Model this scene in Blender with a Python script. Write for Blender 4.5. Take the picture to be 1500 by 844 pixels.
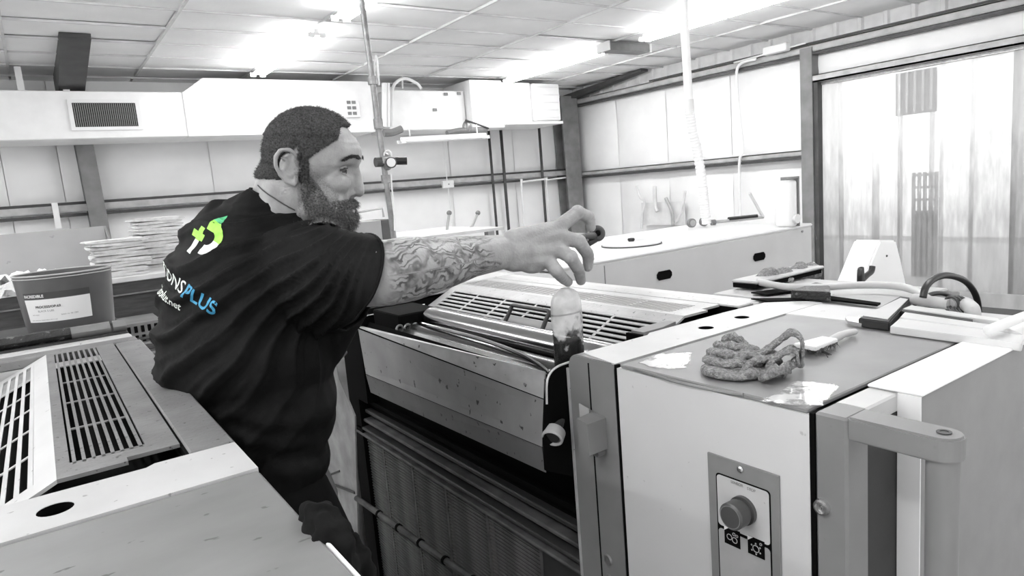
import bpy, bmesh, math, random
import numpy as np
from mathutils import Vector, Matrix
from mathutils.bvhtree import BVHTree
from mathutils import noise as mnoise
random.seed(7)
PI = math.pi
for o in list(bpy.data.objects): bpy.data.objects.remove(o)
SC = bpy.context.scene
COL = SC.collection

# ------------------------------------------------------------------ camera
F, YAW, PITCH, ROLL, H = 986.46, .604294, .149396, -.0817826, 1.6
cy, sy = math.cos(YAW), math.sin(YAW)
f0 = Vector((sy, cy, 0)); r0 = Vector((cy, -sy, 0)); u0 = Vector((0, 0, 1))
W = f0*math.cos(PITCH) - u0*math.sin(PITCH); u1 = u0*math.cos(PITCH) + f0*math.sin(PITCH)
R = r0*math.cos(ROLL) + u1*math.sin(ROLL); U = u1*math.cos(ROLL) - r0*math.sin(ROLL)
cam = bpy.data.cameras.new('camera'); camo = bpy.data.objects.new('camera', cam); COL.objects.link(camo)
cam.sensor_width = 36; cam.lens = F/1500*36; cam.clip_start = .02
camo.matrix_world = Matrix(((R.x, U.x, -W.x, 0), (R.y, U.y, -W.y, 0), (R.z, U.z, -W.z, H), (0, 0, 0, 1)))
SC.camera = camo

# ------------------------------------------------------------------ world, exposure
wd = bpy.data.worlds.new('world'); SC.world = wd; wd.use_nodes = True
bg = wd.node_tree.nodes['Background']; bg.inputs[0].default_value = (1, 1, 1, 1); bg.inputs[1].default_value = 0.95
SC.view_settings.view_transform = 'Standard'; SC.view_settings.look = 'None'
SC.view_settings.exposure = 0.6; SC.view_settings.gamma = 1
LAMP = 34.0            # strength of the fluorescent tubes

def at(px, py, ax, v):
    """point where the sight line of a photo pixel meets the plane ax = v"""
    d = R*((px-750)/F) - U*((py-422)/F) + W
    i = 'xyz'.index(ax); o = Vector((0, 0, H)); t = (v-o[i])/d[i]
    return o + d*t
S = .861
def M(x, y, z): return Vector((x*S, y*S, H+(z-H)*S))        # press drawing -> room
ZT = H-.36*S                                                # top of the press

# ------------------------------------------------------------------ materials
MATS = {}
def mat(name, c, rough=.5, metal=0., var=.12, scale=6., bump=0., spots=None, emit=None, spec=.5, trans=0., stretch=None, bscale=None):
    """procedural grey paint: soft variation, optional dark spots (amount, size, colour), optional fine relief"""
    if name in MATS: return MATS[name]
    m = bpy.data.materials.new(name); m.use_nodes = True; nt = m.node_tree; N = nt.nodes; L = nt.links
    b = N['Principled BSDF']; b.inputs['Roughness'].default_value = rough; b.inputs['Metallic'].default_value = metal
    b.inputs['Specular IOR Level'].default_value = spec
    if isinstance(c, (int, float)): c = (c, c, c)
    tc = N.new('ShaderNodeTexCoord'); mp = N.new('ShaderNodeMapping'); L.new(tc.outputs['Object'], mp.inputs[0])
    if stretch: mp.inputs['Scale'].default_value = stretch
    n = N.new('ShaderNodeTexNoise'); n.inputs['Scale'].default_value = scale; n.inputs['Detail'].default_value = 5
    L.new(mp.outputs[0], n.inputs['Vector'])
    r = N.new('ShaderNodeValToRGB'); r.color_ramp.elements[0].position = .3; r.color_ramp.elements[1].position = .7
    r.color_ramp.elements[0].color = (*[k*(1-var) for k in c], 1); r.color_ramp.elements[1].color = (*[min(1, k*(1+var)) for k in c], 1)
    L.new(n.outputs['Fac'], r.inputs[0]); out = r.outputs[0]
    if spots:
        amt, sz, sc = spots
        n2 = N.new('ShaderNodeTexNoise'); n2.inputs['Scale'].default_value = sz; n2.inputs['Detail'].default_value = 3
        L.new(mp.outputs[0], n2.inputs['Vector'])
        r2 = N.new('ShaderNodeValToRGB'); r2.color_ramp.elements[0].position = 1-amt-.03; r2.color_ramp.elements[1].position = 1-amt
        L.new(n2.outputs['Fac'], r2.inputs[0])
        mx = N.new('ShaderNodeMix'); mx.data_type = 'RGBA'; L.new(r2.outputs[0], mx.inputs[0]); L.new(out, mx.inputs[6])
        mx.inputs[7].default_value = (sc, sc, sc, 1); out = mx.outputs[2]
    L.new(out, b.inputs['Base Color'])
    if emit: b.inputs['Emission Color'].default_value = (1, 1, 1, 1); b.inputs['Emission Strength'].default_value = emit
    if trans: b.inputs['Transmission Weight'].default_value = trans
    if bump:
        n3 = N.new('ShaderNodeTexNoise'); n3.inputs['Scale'].default_value = bscale or scale*8; n3.inputs['Detail'].default_value = 4
        L.new(mp.outputs[0], n3.inputs['Vector'])
        bp = N.new('ShaderNodeBump'); bp.inputs['Strength'].default_value = bump; bp.inputs['Distance'].default_value = .01
        L.new(n3.outputs['Fac'], bp.inputs['Height']); L.new(bp.outputs[0], b.inputs['Normal'])
    MATS[name] = m; return m

mWALL = mat('white vinyl insulation', .92, .6, var=.06, scale=1.5, bump=.15, bscale=6)
mCEIL = mat('white ceiling tile', .84, .8, var=.05, scale=2, bump=.1, bscale=30)
mBAR = mat('ceiling grid white', .62, .5)
mFLOOR = mat('worn concrete', .5, .6, var=.25, scale=2.5)
mSTEEL = mat('dark primed steel', .055, .55, var=.3, scale=5)
mSTEELM = mat('grey primed steel', .2, .5, var=.25, scale=5)
mGIRT = mat('light girt steel', .42, .45, var=.2, scale=8)
mDUCT = mat('white sheet duct', .88, .5, var=.04)
mCORR = mat('pale corrugated steel', .75, .5, var=.1)
mWHITE = mat('white enamel', .84, .35, var=.03, scale=3)
mPANEL = mat('light cream machine paint', .62, .4, var=.04, scale=4, spots=(.25, 60, .45))
mGREY = mat('mid grey machine paint', .21, .42, var=.08, scale=10, spots=(.28, 140, .2))
mGREYD = mat('dark grey machine paint', .035, .5, var=.2, scale=10, spec=.25)
mTOPL = mat('worn grey press cover', .2, .4, var=.2, scale=12, spots=(.3, 110, .05), bump=.1)
mTOPR = mat('dusty sheen-pale press cover', .42, .3, var=.12, scale=12, spots=(.3, 90, .15), bump=.1)  # lighter than the left cover: dust and grazing reflection put into colour
mPLATE = mat('scratched grey plate', .21, .45, var=.15, scale=6, spots=(.28, 34, .1), stretch=(1, 2.2, 1))
mSTRIP = mat('light worn strip', .55, .4, var=.08, scale=8, spots=(.27, 70, .3))
mBLACK = mat('black gap', .004, .8, var=.1, spec=.05)  # near-black: paints in the deep shade of gaps; also used for black parts
mINK = mat('greasy black', .012, .35, var=.4, scale=30, spots=(.36, 60, .12), bump=.4)
mGLOSS = mat('glossy dark cover plate', .24, .42, var=.12, scale=7, spec=.35)
mCHROME = mat('roller chrome', .3, .16, 1., var=.1)
mDKROLL = mat('dark rubber roller', .03, .2, 0, var=.2)
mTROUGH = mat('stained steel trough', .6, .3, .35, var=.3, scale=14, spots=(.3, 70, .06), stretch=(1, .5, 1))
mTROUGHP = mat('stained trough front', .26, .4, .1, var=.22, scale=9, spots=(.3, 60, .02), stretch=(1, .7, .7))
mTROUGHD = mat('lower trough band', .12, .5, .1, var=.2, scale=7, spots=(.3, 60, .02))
mLOUV = mat('dusty louvre', .085, .6, var=.5, scale=14, spec=.2)
mKNOB = mat('dark knob plastic', .07, .35, var=.08)
mBOLT = mat('bright bolt', .6, .25, .9)
mSKIN = None
mSHIRT = mat('black jersey cotton', .007, .7, var=.25, scale=40, spec=.12, bump=.1, bscale=500)
mTROU = mat('dark work trousers', .007, .9, var=.3, scale=20, spec=.1)
mDECK = mat('pale deck plate', .42, .45, var=.08, scale=6, spots=(.28, 40, .25))
mSHOE = mat('black boot leather', .02, .5)
mPLASB = mat('black plastic', .02, .4)
mTOWEL = mat('white terry towel', .7, .95, var=.12, scale=30, bump=.5, bscale=160)
mRAG = mat('soiled terry rag', .33, .95, var=.4, scale=170, bump=.9, bscale=420)
mPAPER = mat('white paper', .82, .7, var=.03)
mHOSE = mat('beige hose', .5, .45, var=.08)
mTAN = mat('brushed aluminium', .72, .35, .3, var=.06)
mBUCKET = mat('grey tinplate', .12, .38, .3, var=.15, scale=8)
mBENCH = mat('dark bench wood', .05, .7, var=.4, scale=10, stretch=(1, 1, 6))
mBENCHT = mat('pale bench top', .6, .6, var=.12)
mCARD = mat('pale board', .38, .8, var=.06, scale=4, spots=(.27, 14, .3))
mCARDD = mat('dark board side', .1, .8)
mTUBE = mat('fluorescent tube glass', .9, .3, emit=LAMP)
mGAL = mat('galvanised pipe', .3, .35, .6, var=.25, scale=30)

# ------------------------------------------------------------------ mesh building
class B:
    def __init__(s, press=False): s.bm = bmesh.new(); s.press = press
    def _add(s, vs, fs):
        v = [s.bm.verts.new(p) for p in vs]
        for f in fs:
            try: s.bm.faces.new([v[i] for i in f])
            except ValueError: pass
        return v
    def box(s, a, b, bev=0., seg=1):
        x0, y0, z0 = [min(a[i], b[i]) for i in range(3)]; x1, y1, z1 = [max(a[i], b[i]) for i in range(3)]
        t = bmesh.new(); bmesh.ops.create_cube(t, size=1)
        for v in t.verts: v.co = Vector((x0+(v.co.x+.5)*(x1-x0), y0+(v.co.y+.5)*(y1-y0), z0+(v.co.z+.5)*(z1-z0)))
        if bev: bmesh.ops.bevel(t, geom=list(t.edges), offset=min(bev, .45*min(x1-x0, y1-y0, z1-z0)), segments=seg, affect='EDGES', profile=.5)
        s.merge(t); return s
    def merge(s, t):
        t.verts.index_update()
        s._add([v.co.copy() for v in t.verts], [[v.index for v in f.verts] for f in t.faces]); t.free(); return s
    def prism(s, pts, d, bev=0., seg=2):
        """closed polygon of 3D points pushed along vector d"""
        d = Vector(d); n = len(pts); P = [Vector(p) for p in pts]
        t = bmesh.new(); a = [t.verts.new(p) for p in P]; b = [t.verts.new(p+d) for p in P]
        t.faces.new(a); t.faces.new(b[::-1])
        for i in range(n): t.faces.new((a[i], b[i], b[(i+1) % n], a[(i+1) % n]))
        bmesh.ops.recalc_face_normals(t, faces=t.faces)
        if bev: bmesh.ops.bevel(t, geom=list(t.edges), offset=bev, segments=seg, affect='EDGES')
        return s.merge(t)
    def tube(s, pts, rad, n=12, cap=True):
        P = [Vector(p) for p in pts]; rs = rad if isinstance(rad, (list, tuple)) else [rad]*len(P)
        rings = []; up = None
        for i, p in enumerate(P):
            d = (P[min(i+1, len(P)-1)]-P[max(i-1, 0)]).normalized()
            if up is None:
                up = Vector((0, 0, 1)) if abs(d.z) < .9 else Vector((1, 0, 0))
            a = d.cross(up).normalized(); b = a.cross(d).normalized(); up = b
            rings.append([s.bm.verts.new(p+(a*math.cos(k*2*PI/n)+b*math.sin(k*2*PI/n))*rs[i]) for k in range(n)])
        for i in range(len(P)-1):
            for k in range(n): s.bm.faces.new((rings[i][k], rings[i+1][k], rings[i+1][(k+1) % n], rings[i][(k+1) % n]))
        if cap: s.bm.faces.new(rings[0]); s.bm.faces.new(rings[-1][::-1])
        return s
    def ring(s, c, ax, R_, r_, n=28, m=8):
        ax = Vector(ax).normalized(); a = ax.orthogonal().normalized(); b = ax.cross(a); c = Vector(c); vs = []; fs = []
        for i in range(n):
            e = a*math.cos(i*2*PI/n)+b*math.sin(i*2*PI/n)
            for j in range(m): vs.append(c+e*(R_+r_*math.cos(j*2*PI/m))+ax*(r_*math.sin(j*2*PI/m)))
        for i in range(n):
            for j in range(m): fs.append((i*m+j, ((i+1) % n)*m+j, ((i+1) % n)*m+(j+1) % m, i*m+(j+1) % m))
        s._add(vs, fs); return s
    def lathe(s, c, prof, n=32, ax=(0, 0, 1)):
        """profile of (radius, height) turned about ax at c"""
        ax = Vector(ax).normalized(); a = ax.orthogonal().normalized(); b = ax.cross(a); c = Vector(c); rings = []
        for (r_, h) in prof: rings.append([s.bm.verts.new(c+ax*h+(a*math.cos(k*2*PI/n)+b*math.sin(k*2*PI/n))*max(r_, 1e-5)) for k in range(n)])
        for i in range(len(prof)-1):
            for k in range(n): s.bm.faces.new((rings[i][k], rings[i][(k+1) % n], rings[i+1][(k+1) % n], rings[i+1][k]))
        return s
    def ell(s, c, r_, rot=None, n=20):
        t = bmesh.new(); bmesh.ops.create_uvsphere(t, u_segments=n, v_segments=n*2//3, radius=1)
        c = Vector(c)
        for v in t.verts:
            p = Vector((v.co.x*r_[0], v.co.y*r_[1], v.co.z*r_[2]))
            if rot is not None: p = rot @ p
            v.co = c+p
        return s.merge(t)
    def cap(s, p, q, r1, r2, n=14):
        """capsule that tapers from r1 at p to r2 at q"""
        p, q = Vector(p), Vector(q); d = (q-p); L_ = d.length
        if L_ < 1e-6: return s.ell(p, (r1,)*3)
        d /= L_; pts = []; rs = []
        for a in (80, 50, 20): pts.append(p-d*r1*math.sin(math.radians(a))); rs.append(r1*math.cos(math.radians(a)))
        for k in range(5): pts.append(p+d*L_*k/4); rs.append(r1+(r2-r1)*k/4)
        for a in (20, 50, 80): pts.append(q+d*r2*math.sin(math.radians(a))); rs.append(r2*math.cos(math.radians(a)))
        return s.tube(pts, rs, n)
    def chain(s, pts, rs, n=14):
        for i in range(len(pts)-1): s.cap(pts[i], pts[i+1], rs[i], rs[i+1], n)
        return s
    def mesh(s, name='m', smooth=False, recalc=True):
        if s.press:
            for v in s.bm.verts: v.co = M(*v.co)
        if recalc: bmesh.ops.recalc_face_normals(s.bm, faces=s.bm.faces)
        me = bpy.data.meshes.new(name); s.bm.to_mesh(me); s.bm.free()
        if smooth is not False:
            for p in me.polygons: p.use_smooth = True
            if smooth is not True:
                try: me.set_sharp_from_angle(angle=math.radians(smooth))
                except Exception: pass
        return me

WLOC = {}   # world location of every object made
def wl(o): return WLOC.get(o.name, Vector((0, 0, 0)))
def link(name, me, m, parent=None, origin=None):
    """link a mesh whose vertices are in room coordinates; its origin goes to its base (or to the parent's)"""
    if m is not None:
        me.materials.clear(); me.materials.append(m)
    if len(me.vertices):
        co = np.empty(len(me.vertices)*3); me.vertices.foreach_get('co', co); co = co.reshape(-1, 3)
        if origin is None:
            lo, hi = co.min(0), co.max(0); origin = Vector(((lo[0]+hi[0])/2, (lo[1]+hi[1])/2, lo[2]))
        co -= np.array(origin); me.vertices.foreach_set('co', co.ravel()); me.update()
    o = bpy.data.objects.new(name, me); COL.objects.link(o); me.name = name
    if parent is not None: o.parent = parent; o.location = Vector(origin)-wl(parent)
    else: o.location = origin
    WLOC[o.name] = Vector(origin); return o
def part(name, b, m, parent, smooth=30, label=None):
    o = link(name, b.mesh(name, smooth), m, parent)
    if label: o['label'] = label
    return o
def tag(o, label, cat, group=None, kind=None):
    if label: o['label'] = label
    if cat: o['category'] = cat
    if group: o['group'] = group
    if kind: o['kind'] = kind
    return o
def thing(name, loc, label, cat, group=None):
    o = bpy.data.objects.new(name, None); COL.objects.link(o); o.location = loc; o.empty_display_size = .1
    WLOC[o.name] = Vector(loc); return tag(o, label, cat, group)
def struct(name, b, m, parent=None, smooth=30):
    o = link(name, b.mesh(name, smooth), m, parent)
    if parent is None: o['kind'] = 'structure'
    return o
def inst(name, src, parent, delta):
    """another piece sharing the mesh of src, moved by delta"""
    o = bpy.data.objects.new(name, src.data); COL.objects.link(o); o.parent = parent
    w = WLOC[src.name]+Vector(delta); o.location = w-wl(parent); WLOC[o.name] = w
    o.rotation_euler = src.rotation_euler; return o
def copy_thing(root, delta, label=None, rz=0):
    def rec(o, par):
        c = o.copy(); COL.objects.link(c); WLOC[c.name] = wl(o)+Vector(delta)
        if par is not None: c.parent = par
        for ch in list(o.children): rec(ch, c)
        return c
    ch = rec(root, None); ch.location = root.location+Vector(delta); ch.rotation_euler.z = rz
    if label: ch['label'] = label
    return ch
def voxel(b, vox, smooth=4, dec=None):
    """union of overlapping closed shapes as one smooth surface"""
    me = b.mesh('tmp', True); o = bpy.data.objects.new('tmp', me); COL.objects.link(o)
    r_ = o.modifiers.new('r', 'REMESH'); r_.mode = 'VOXEL'; r_.voxel_size = vox; r_.use_smooth_shade = True
    if smooth:
        s_ = o.modifiers.new('s', 'SMOOTH'); s_.factor = .5; s_.iterations = smooth
    dg = bpy.context.evaluated_depsgraph_get(); dg.update()
    out = bpy.data.meshes.new_from_object(o.evaluated_get(dg)); bpy.data.objects.remove(o)
    return out
def getco(me):
    a = np.empty(len(me.vertices)*3); me.vertices.foreach_get('co', a); return a.reshape(-1, 3)
def getno(me):
    a = np.empty(len(me.vertices)*3, dtype=np.float32); me.vertices.foreach_get('normal', a); return a.reshape(-1, 3).astype(float)
def setco(me, co): me.vertices.foreach_set('co', co.ravel()); me.update()
def nz(co, f, seed=0): return np.array([mnoise.noise(Vector((p[0]*f+seed, p[1]*f-seed, p[2]*f+seed*.3))) for p in co])
def lerp(a, b, t): return Vector(a)*(1-t)+Vector(b)*t
def curve(pts, k=6):
    """smooth run through points"""
    P = [Vector(p) for p in pts]; out = []
    for i in range(len(P)-1):
        a, b, c, d = P[max(i-1, 0)], P[i], P[i+1], P[min(i+2, len(P)-1)]
        for j in range(k):
            t = j/k; out.append(.5*((2*b)+(c-a)*t+(2*a-5*b+4*c-d)*t*t+(3*b-a-3*c+d)*t**3))
    out.append(P[-1]); return out
def text_mesh(body, size, bold=0., extrude=0.):
    cu = bpy.data.curves.new('t', 'FONT'); cu.body = body; cu.size = size; cu.offset = bold; cu.extrude = extrude; cu.resolution_u = 4
    o = bpy.data.objects.new('t', cu); COL.objects.link(o)
    dg = bpy.context.evaluated_depsgraph_get(); dg.update(); me = bpy.data.meshes.new_from_object(o.evaluated_get(dg))
    bpy.data.objects.remove(o); return me
def place_text(me, o, u, v, n, squash=1.):
    co = getco(me); u, v, n, o = [np.array(k) for k in (u, v, n, o)]
    setco(me, o+co[:, :1]*u*squash+co[:, 1:2]*v+co[:, 2:3]*n); return me

# ================================================================== SETTING
YB, XR, ZC = 9.6, 8.3, 3.23
struct('floor', B().box((-8, -4, -.1), (14, 12, 0)), mFLOOR)

# ceiling: laid tiles in a T grid
ce = struct('ceiling', B().box((-7, -3, ZC+.05), (XR+.3, YB+.2, ZC+.15)), mCEIL)
TX, TY = 1.198, .62
tiles = {}
x_ = .02-4*TX
bars = B()
for i in range(12):
    X0 = .02+(i-4)*TX
    bars.box((X0-.012, -2.5, ZC-.012), (X0+.012, YB-.5, ZC+.012))
    if X0 > XR-.1: continue
    X1 = min(X0+TX, XR)
    for j in range(20):
        Y0 = 6.80+(j-15)*TY; Y1 = Y0+TY
        if Y0 < -2.6 or Y0 > 9.3: continue
        if i == 0: bars.box((-5, Y0-.010, ZC-.008), (XR, Y0+.010, ZC+.012))
        if Y0 < 2.2 or X1 < -.7: continue
        a = [random.uniform(-.016, .012) for _ in range(4)]; sag = random.uniform(0, .014)
        b = B(); e = .012
        n = 4; vs = []
        for r_ in range(n+1):
            for c_ in range(n+1):
                u, v = c_/n, r_/n
                z = ZC+.012+(a[0]*(1-u)*(1-v)+a[1]*u*(1-v)+a[2]*(1-u)*v+a[3]*u*v)*.6-sag*math.sin(u*PI)*math.sin(v*PI)
                vs.append((X0+e+u*(X1-X0-2*e), Y0+e+v*(Y1-Y0-2*e), z))
        b._add(vs, [(r_*(n+1)+c_, r_*(n+1)+c_+1, (r_+1)*(n+1)+c_+1, (r_+1)*(n+1)+c_) for r_ in range(n) for c_ in range(n)])
        struct('ceiling_tile', b, mCEIL, ce)
struct('grid_bars', bars, mBAR, ce)['kind'] = 'stuff'

# back wall: insulation blankets between steel
wb = struct('wall_back', B().box((-7, YB+.06, 0), (XR+.3, YB+.16, 3.5)), mWALL)
xs = [-2.6, -1.4, -.2, .34, 2.0, 3.2, 4.42, 5.62, 6.9, 8.25]
for i in range(len(xs)-1):
    for (z0, z1) in ((0, 1.72), (1.80, 3.35)):
        b = B(); n = 8; vs = []
        for r_ in range(n+1):
            for c_ in range(n+1):
                u, v = c_/n, r_/n
                vs.append((xs[i]+.003+u*(xs[i+1]-xs[i]-.006), YB+.02-.055*(math.sin(u*PI)**.5)*(math.sin(v*PI)**.5)+random.uniform(-.006, .006), z0+v*(z1-z0)))
        b._add(vs, [(r_*(n+1)+c_, r_*(n+1)+c_+1, (r_+1)*(n+1)+c_+1, (r_+1)*(n+1)+c_) for r_ in range(n) for c_ in range(n)])
        struct('insulation_panel', b, mWALL, wb, smooth=True)
def girt_y(z, x0, x1):    # Z-shaped girt along the back wall
    b = B().box((x0, YB-.17, z+.012), (x1, YB-.06, z+.022)).box((x0, YB-.172, z-.05), (x1, YB-.165, z+.022)).box((x0, YB-.165, z-.06), (x1, YB-.02, z-.05))
    return b
struct('girt', girt_y(1.78, -4, 8.2), mGIRT, wb)
struct('girt', B().box((-4, YB-.18, 1.665), (8.2, YB-.06, 1.70)), mSTEEL, wb)
struct('girt', B().box((-4, YB-.14, 1.80), (8.2, YB-.05, 1.835)), mSTEEL, wb)
# tapered frame column and rafter haunch on the left
def column_y(x0, x1, x0b, x1b, z0, z1, m, y0=YB-.32, y1=YB-.05):
    b = B()
    b.prism([(x0b, y0, z0), (x1b, y0, z0), (x1, y0, z1), (x0, y0, z1)], (0, .02, 0))
    xm, xmb = (x0+x1)/2, (x0b+x1b)/2
    b.prism([(xmb-.01, y0+.02, z0), (xmb+.01, y0+.02, z0), (xm+.01, y0+.02, z1), (xm-.01, y0+.02, z1)], (0, y1-y0-.04, 0))
    b.prism([(x0b, y1-.02, z0), (x1b, y1-.02, z0), (x1, y1-.02, z1), (x0, y1-.02, z1)], (0, .02, 0))
    return b
struct('frame_column', column_y(.50, .68, .56, .74, 0, 3.1, mSTEELM), mSTEELM, wb)
struct('roof_rafter', B().prism([(.42, 9.4, 2.9), (.42, 7.2, 3.20), (.42, 7.2, 3.24), (.42, 9.4, 3.24)], (.24, 0, 0)), mSTEEL, wb)
# corner column
struct('corner_column', column_y(7.75, 8.13, 7.82, 8.13, 0, 3.08, mSTEELM), mSTEELM, wb)
# vertical pipes of the back wall
for px, top, bot, rr in ((716, 195, 340, .022), (733, 185, 340, .026), (789, 180, 335, .024)):
    p = at(px, top, 'y', YB-.22)
    o = link('wall_pipe', B().tube([(p.x, p.y, 2.62), (p.x, p.y, .1)], rr, 10).mesh('p', True), mSTEEL)
    tag(o, {716: 'dark vertical wall pipe nearest the air pressure regulator, first of three', 733: 'dark vertical wall pipe in the middle of three under the duct box', 789: 'dark vertical wall pipe nearest the corner column'}[px], 'pipe', 'dark pipes on the back wall')
for px, w in ((763, .018), (800, .014)):
    p = at(px, 262, 'y', YB-.24)
    q = at(px-3 if px == 763 else 822, 262, 'y', YB-.24)
    b = B().tube(curve([(p.x, p.y, .3), (p.x, p.y, 1.60), (p.x+.03, p.y, 1.655), (p.x+.12, p.y, 1.665), (p.x+.55, p.y, 1.68)]), w, 8)
    o = link('wall_conduit', b.mesh('c', True), mDUCT); tag(o, 'white bent conduit on back wall, ' + ('left one beside the dark pipes' if px == 763 else 'right one beside the corner column'), 'conduit', 'white bent conduits')
# junction box
jb = thing('junction_box', at(656, 270, 'y', YB-.2)-Vector((0, 0, .06)), 'small white junction box on the dark rail of the back wall', 'junction box')
p = at(656, 270, 'y', YB-.2)
part('box', B().box((p.x-.1, p.y-.03, p.z-.06), (p.x+.1, p.y+.05, p.z+.06), .01), mWHITE, jb)
part('cover_screw', B().lathe((p.x, p.y-.035, p.z), [(0, 0), (.012, 0), (.012, .01)], 10, (0, 1, 0)), mGAL, jb)
part('cable', B().tube([(p.x, p.y, 2.4), (p.x-.01, p.y, 1.7)], .007, 6).tube([(p.x, p.y, 1.7), (p.x+.04, p.y+.05, .9)], .006, 6), mDUCT, jb)
# framed strip on the lower left of girt
p = at(83, 315, 'y', YB-.25)
tag(link('strap', B().box((p.x-.03, YB-.2, 1.55), (p.x+.03, YB-.19, 1.84)).mesh('s'), mDUCT), 'short white perforated strap across the girt at left', 'strap')

# right wall : corrugated sheet, blankets, girts
wr = struct('wall_right', B().box((XR+.05, 5.0, 0), (XR+.15, YB+.2, 3.5)).box((XR+.05, -3, 2.66), (XR+.15, 5.0, 3.5)), mWALL)
yy = [4.99, 6.2, 7.4, 8.5, 9.5]
for i in range(4):
    for (z0, z1) in ((0, 1.66), (1.76, 2.95)):
        b = B(); n = 8; vs = []
        for r_ in range(n+1):
            for c_ in range(n+1):
                u, v = c_/n, r_/n
                vs.append((XR+.01-.06*(math.sin(u*PI)**.5)*(math.sin(v*PI)**.5)+random.uniform(-.005, .005), yy[i]+.003+u*(yy[i+1]-yy[i]-.006), z0+v*(z1-z0)))
        b._add(vs, [(r_*(n+1)+c_, r_*(n+1)+c_+1, (r_+1)*(n+1)+c_+1, (r_+1)*(n+1)+c_) for r_ in range(n) for c_ in range(n)])
        struct('insulation_panel', b, mWALL, wr, smooth=True)
b = B(); n = 8; vs = []
for r_ in range(n+1):
    for c_ in range(17):
        vs.append((XR+.01-.04*(math.sin(r_/n*PI)**.5), -.5+c_/16*5.45, 2.66+r_/n*.29))
b._add(vs, [(r_*17+c_, r_*17+c_+1, (r_+1)*17+c_+1, (r_+1)*17+c_) for r_ in range(n) for c_ in range(16)])
struct('insulation_panel', b, mWALL, wr, smooth=True)
# corrugated top sheet: each rib picked out
b = B()
k = 0; y = -1.0; prof = []
while y < 9.5:
    prof += [(XR, y), (XR, y+.2), (XR-.03, y+.22), (XR-.03, y+.26), (XR, y+.28)]; y += .3
vs = [(p[0], p[1], 2.95) for p in prof]+[(p[0], p[1], 3.3) for p in prof]; n = len(prof)
b._add(vs, [(i, i+1, n+i+1, n+i) for i in range(n-1)])
struct('corrugated_sheet', b, mCORR, wr, smooth=False)
def girt_x(z, y0, y1, h=.075, d=.15):
    return B().box((XR-d, y0, z+h-.012), (XR-.02, y1, z+h)).box((XR-d, y0, z), (XR-d+.01, y1, z+h)).box((XR-d+.01, y0, z-.01), (XR-.04, y1, z))
struct('girt', girt_x(2.955, -1, 9.4), mGIRT, wr)
struct('girt', B().box((XR-.16, -1, 2.905), (XR-.04, 9.4, 2.935)), mSTEEL, wr)
struct('girt', B().box((XR-.13, -1, 3.045), (XR-.1, 7.6, 3.065)), mSTEEL, wr)
struct('girt', girt_x(1.70, 4.9, 9.4, .055), mGIRT, wr)
struct('girt', B().box((XR-.16, 4.9, 1.64), (XR-.04, 9.4, 1.675)), mSTEEL, wr)
struct('door_header', B().box((XR-.16, -1, 2.57), (XR-.03, 4.95, 2.59)).box((XR-.16, -1, 2.57), (XR-.15, 4.95, 2.66)).box((XR-.16, -1, 2.65), (XR-.03, 4.95, 2.66)), mGIRT, wr)
struct('door_post', B().box((XR-.17, 4.86, 0), (XR-.16, 5.02, 3.0)).box((XR-.16, 4.86, 0), (XR-.02, 4.875, 3.0)).box((XR-.16, 5.0, 0), (XR-.02, 5.02, 3.0)), mSTEELM, wr)
struct('door_post_edge', B().box((XR-.15, 4.80, 0), (XR-.05, 4.855, 2.57)), mSTEEL, wr)
# sloping rafter in the corner
struct('roof_rafter', B().prism([(XR-.3, 9.5, 3.02), (XR-.3, 7.6, 3.2), (XR-.3, 7.6, 3.24), (XR-.3, 9.5, 3.12)], (.16, 0, 0)), mSTEEL, wr)
# light conduit with boxes along the top girt
b = B().tube([at(1075, 92, 'x', XR-.22), at(1180, 63, 'x', XR-.22)], .012, 8)
o = link('cable_tray', b.mesh('c', True), mDUCT); tag(o, 'white conduit run along the top girt of the right wall', 'conduit')
p = at(1137, 72, 'x', XR-.25)
tag(link('junction_box', B().box((p.x-.05, p.y-.17, p.z-.05), (p.x+.05, p.y+.17, p.z+.05), .01).mesh('j'), mWHITE), 'white junction box on the top girt above the right wall', 'junction box')
b = B().tube(curve([at(1075, 94, 'x', XR-.2)+Vector((0, -.35, 0)), at(1083, 95, 'x', XR-.2), at(1079, 120, 'x', XR-.2), at(1083, 170, 'x', XR-.2), at(1088, 220, 'x', XR-.2), at(1083, 240, 'x', XR-.2), at(1084, 325, 'x', XR-.2)]), .02, 8)
tag(link('conduit', b.mesh('c', True), mDUCT), 'white bendy conduit running down the right wall', 'conduit')

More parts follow.
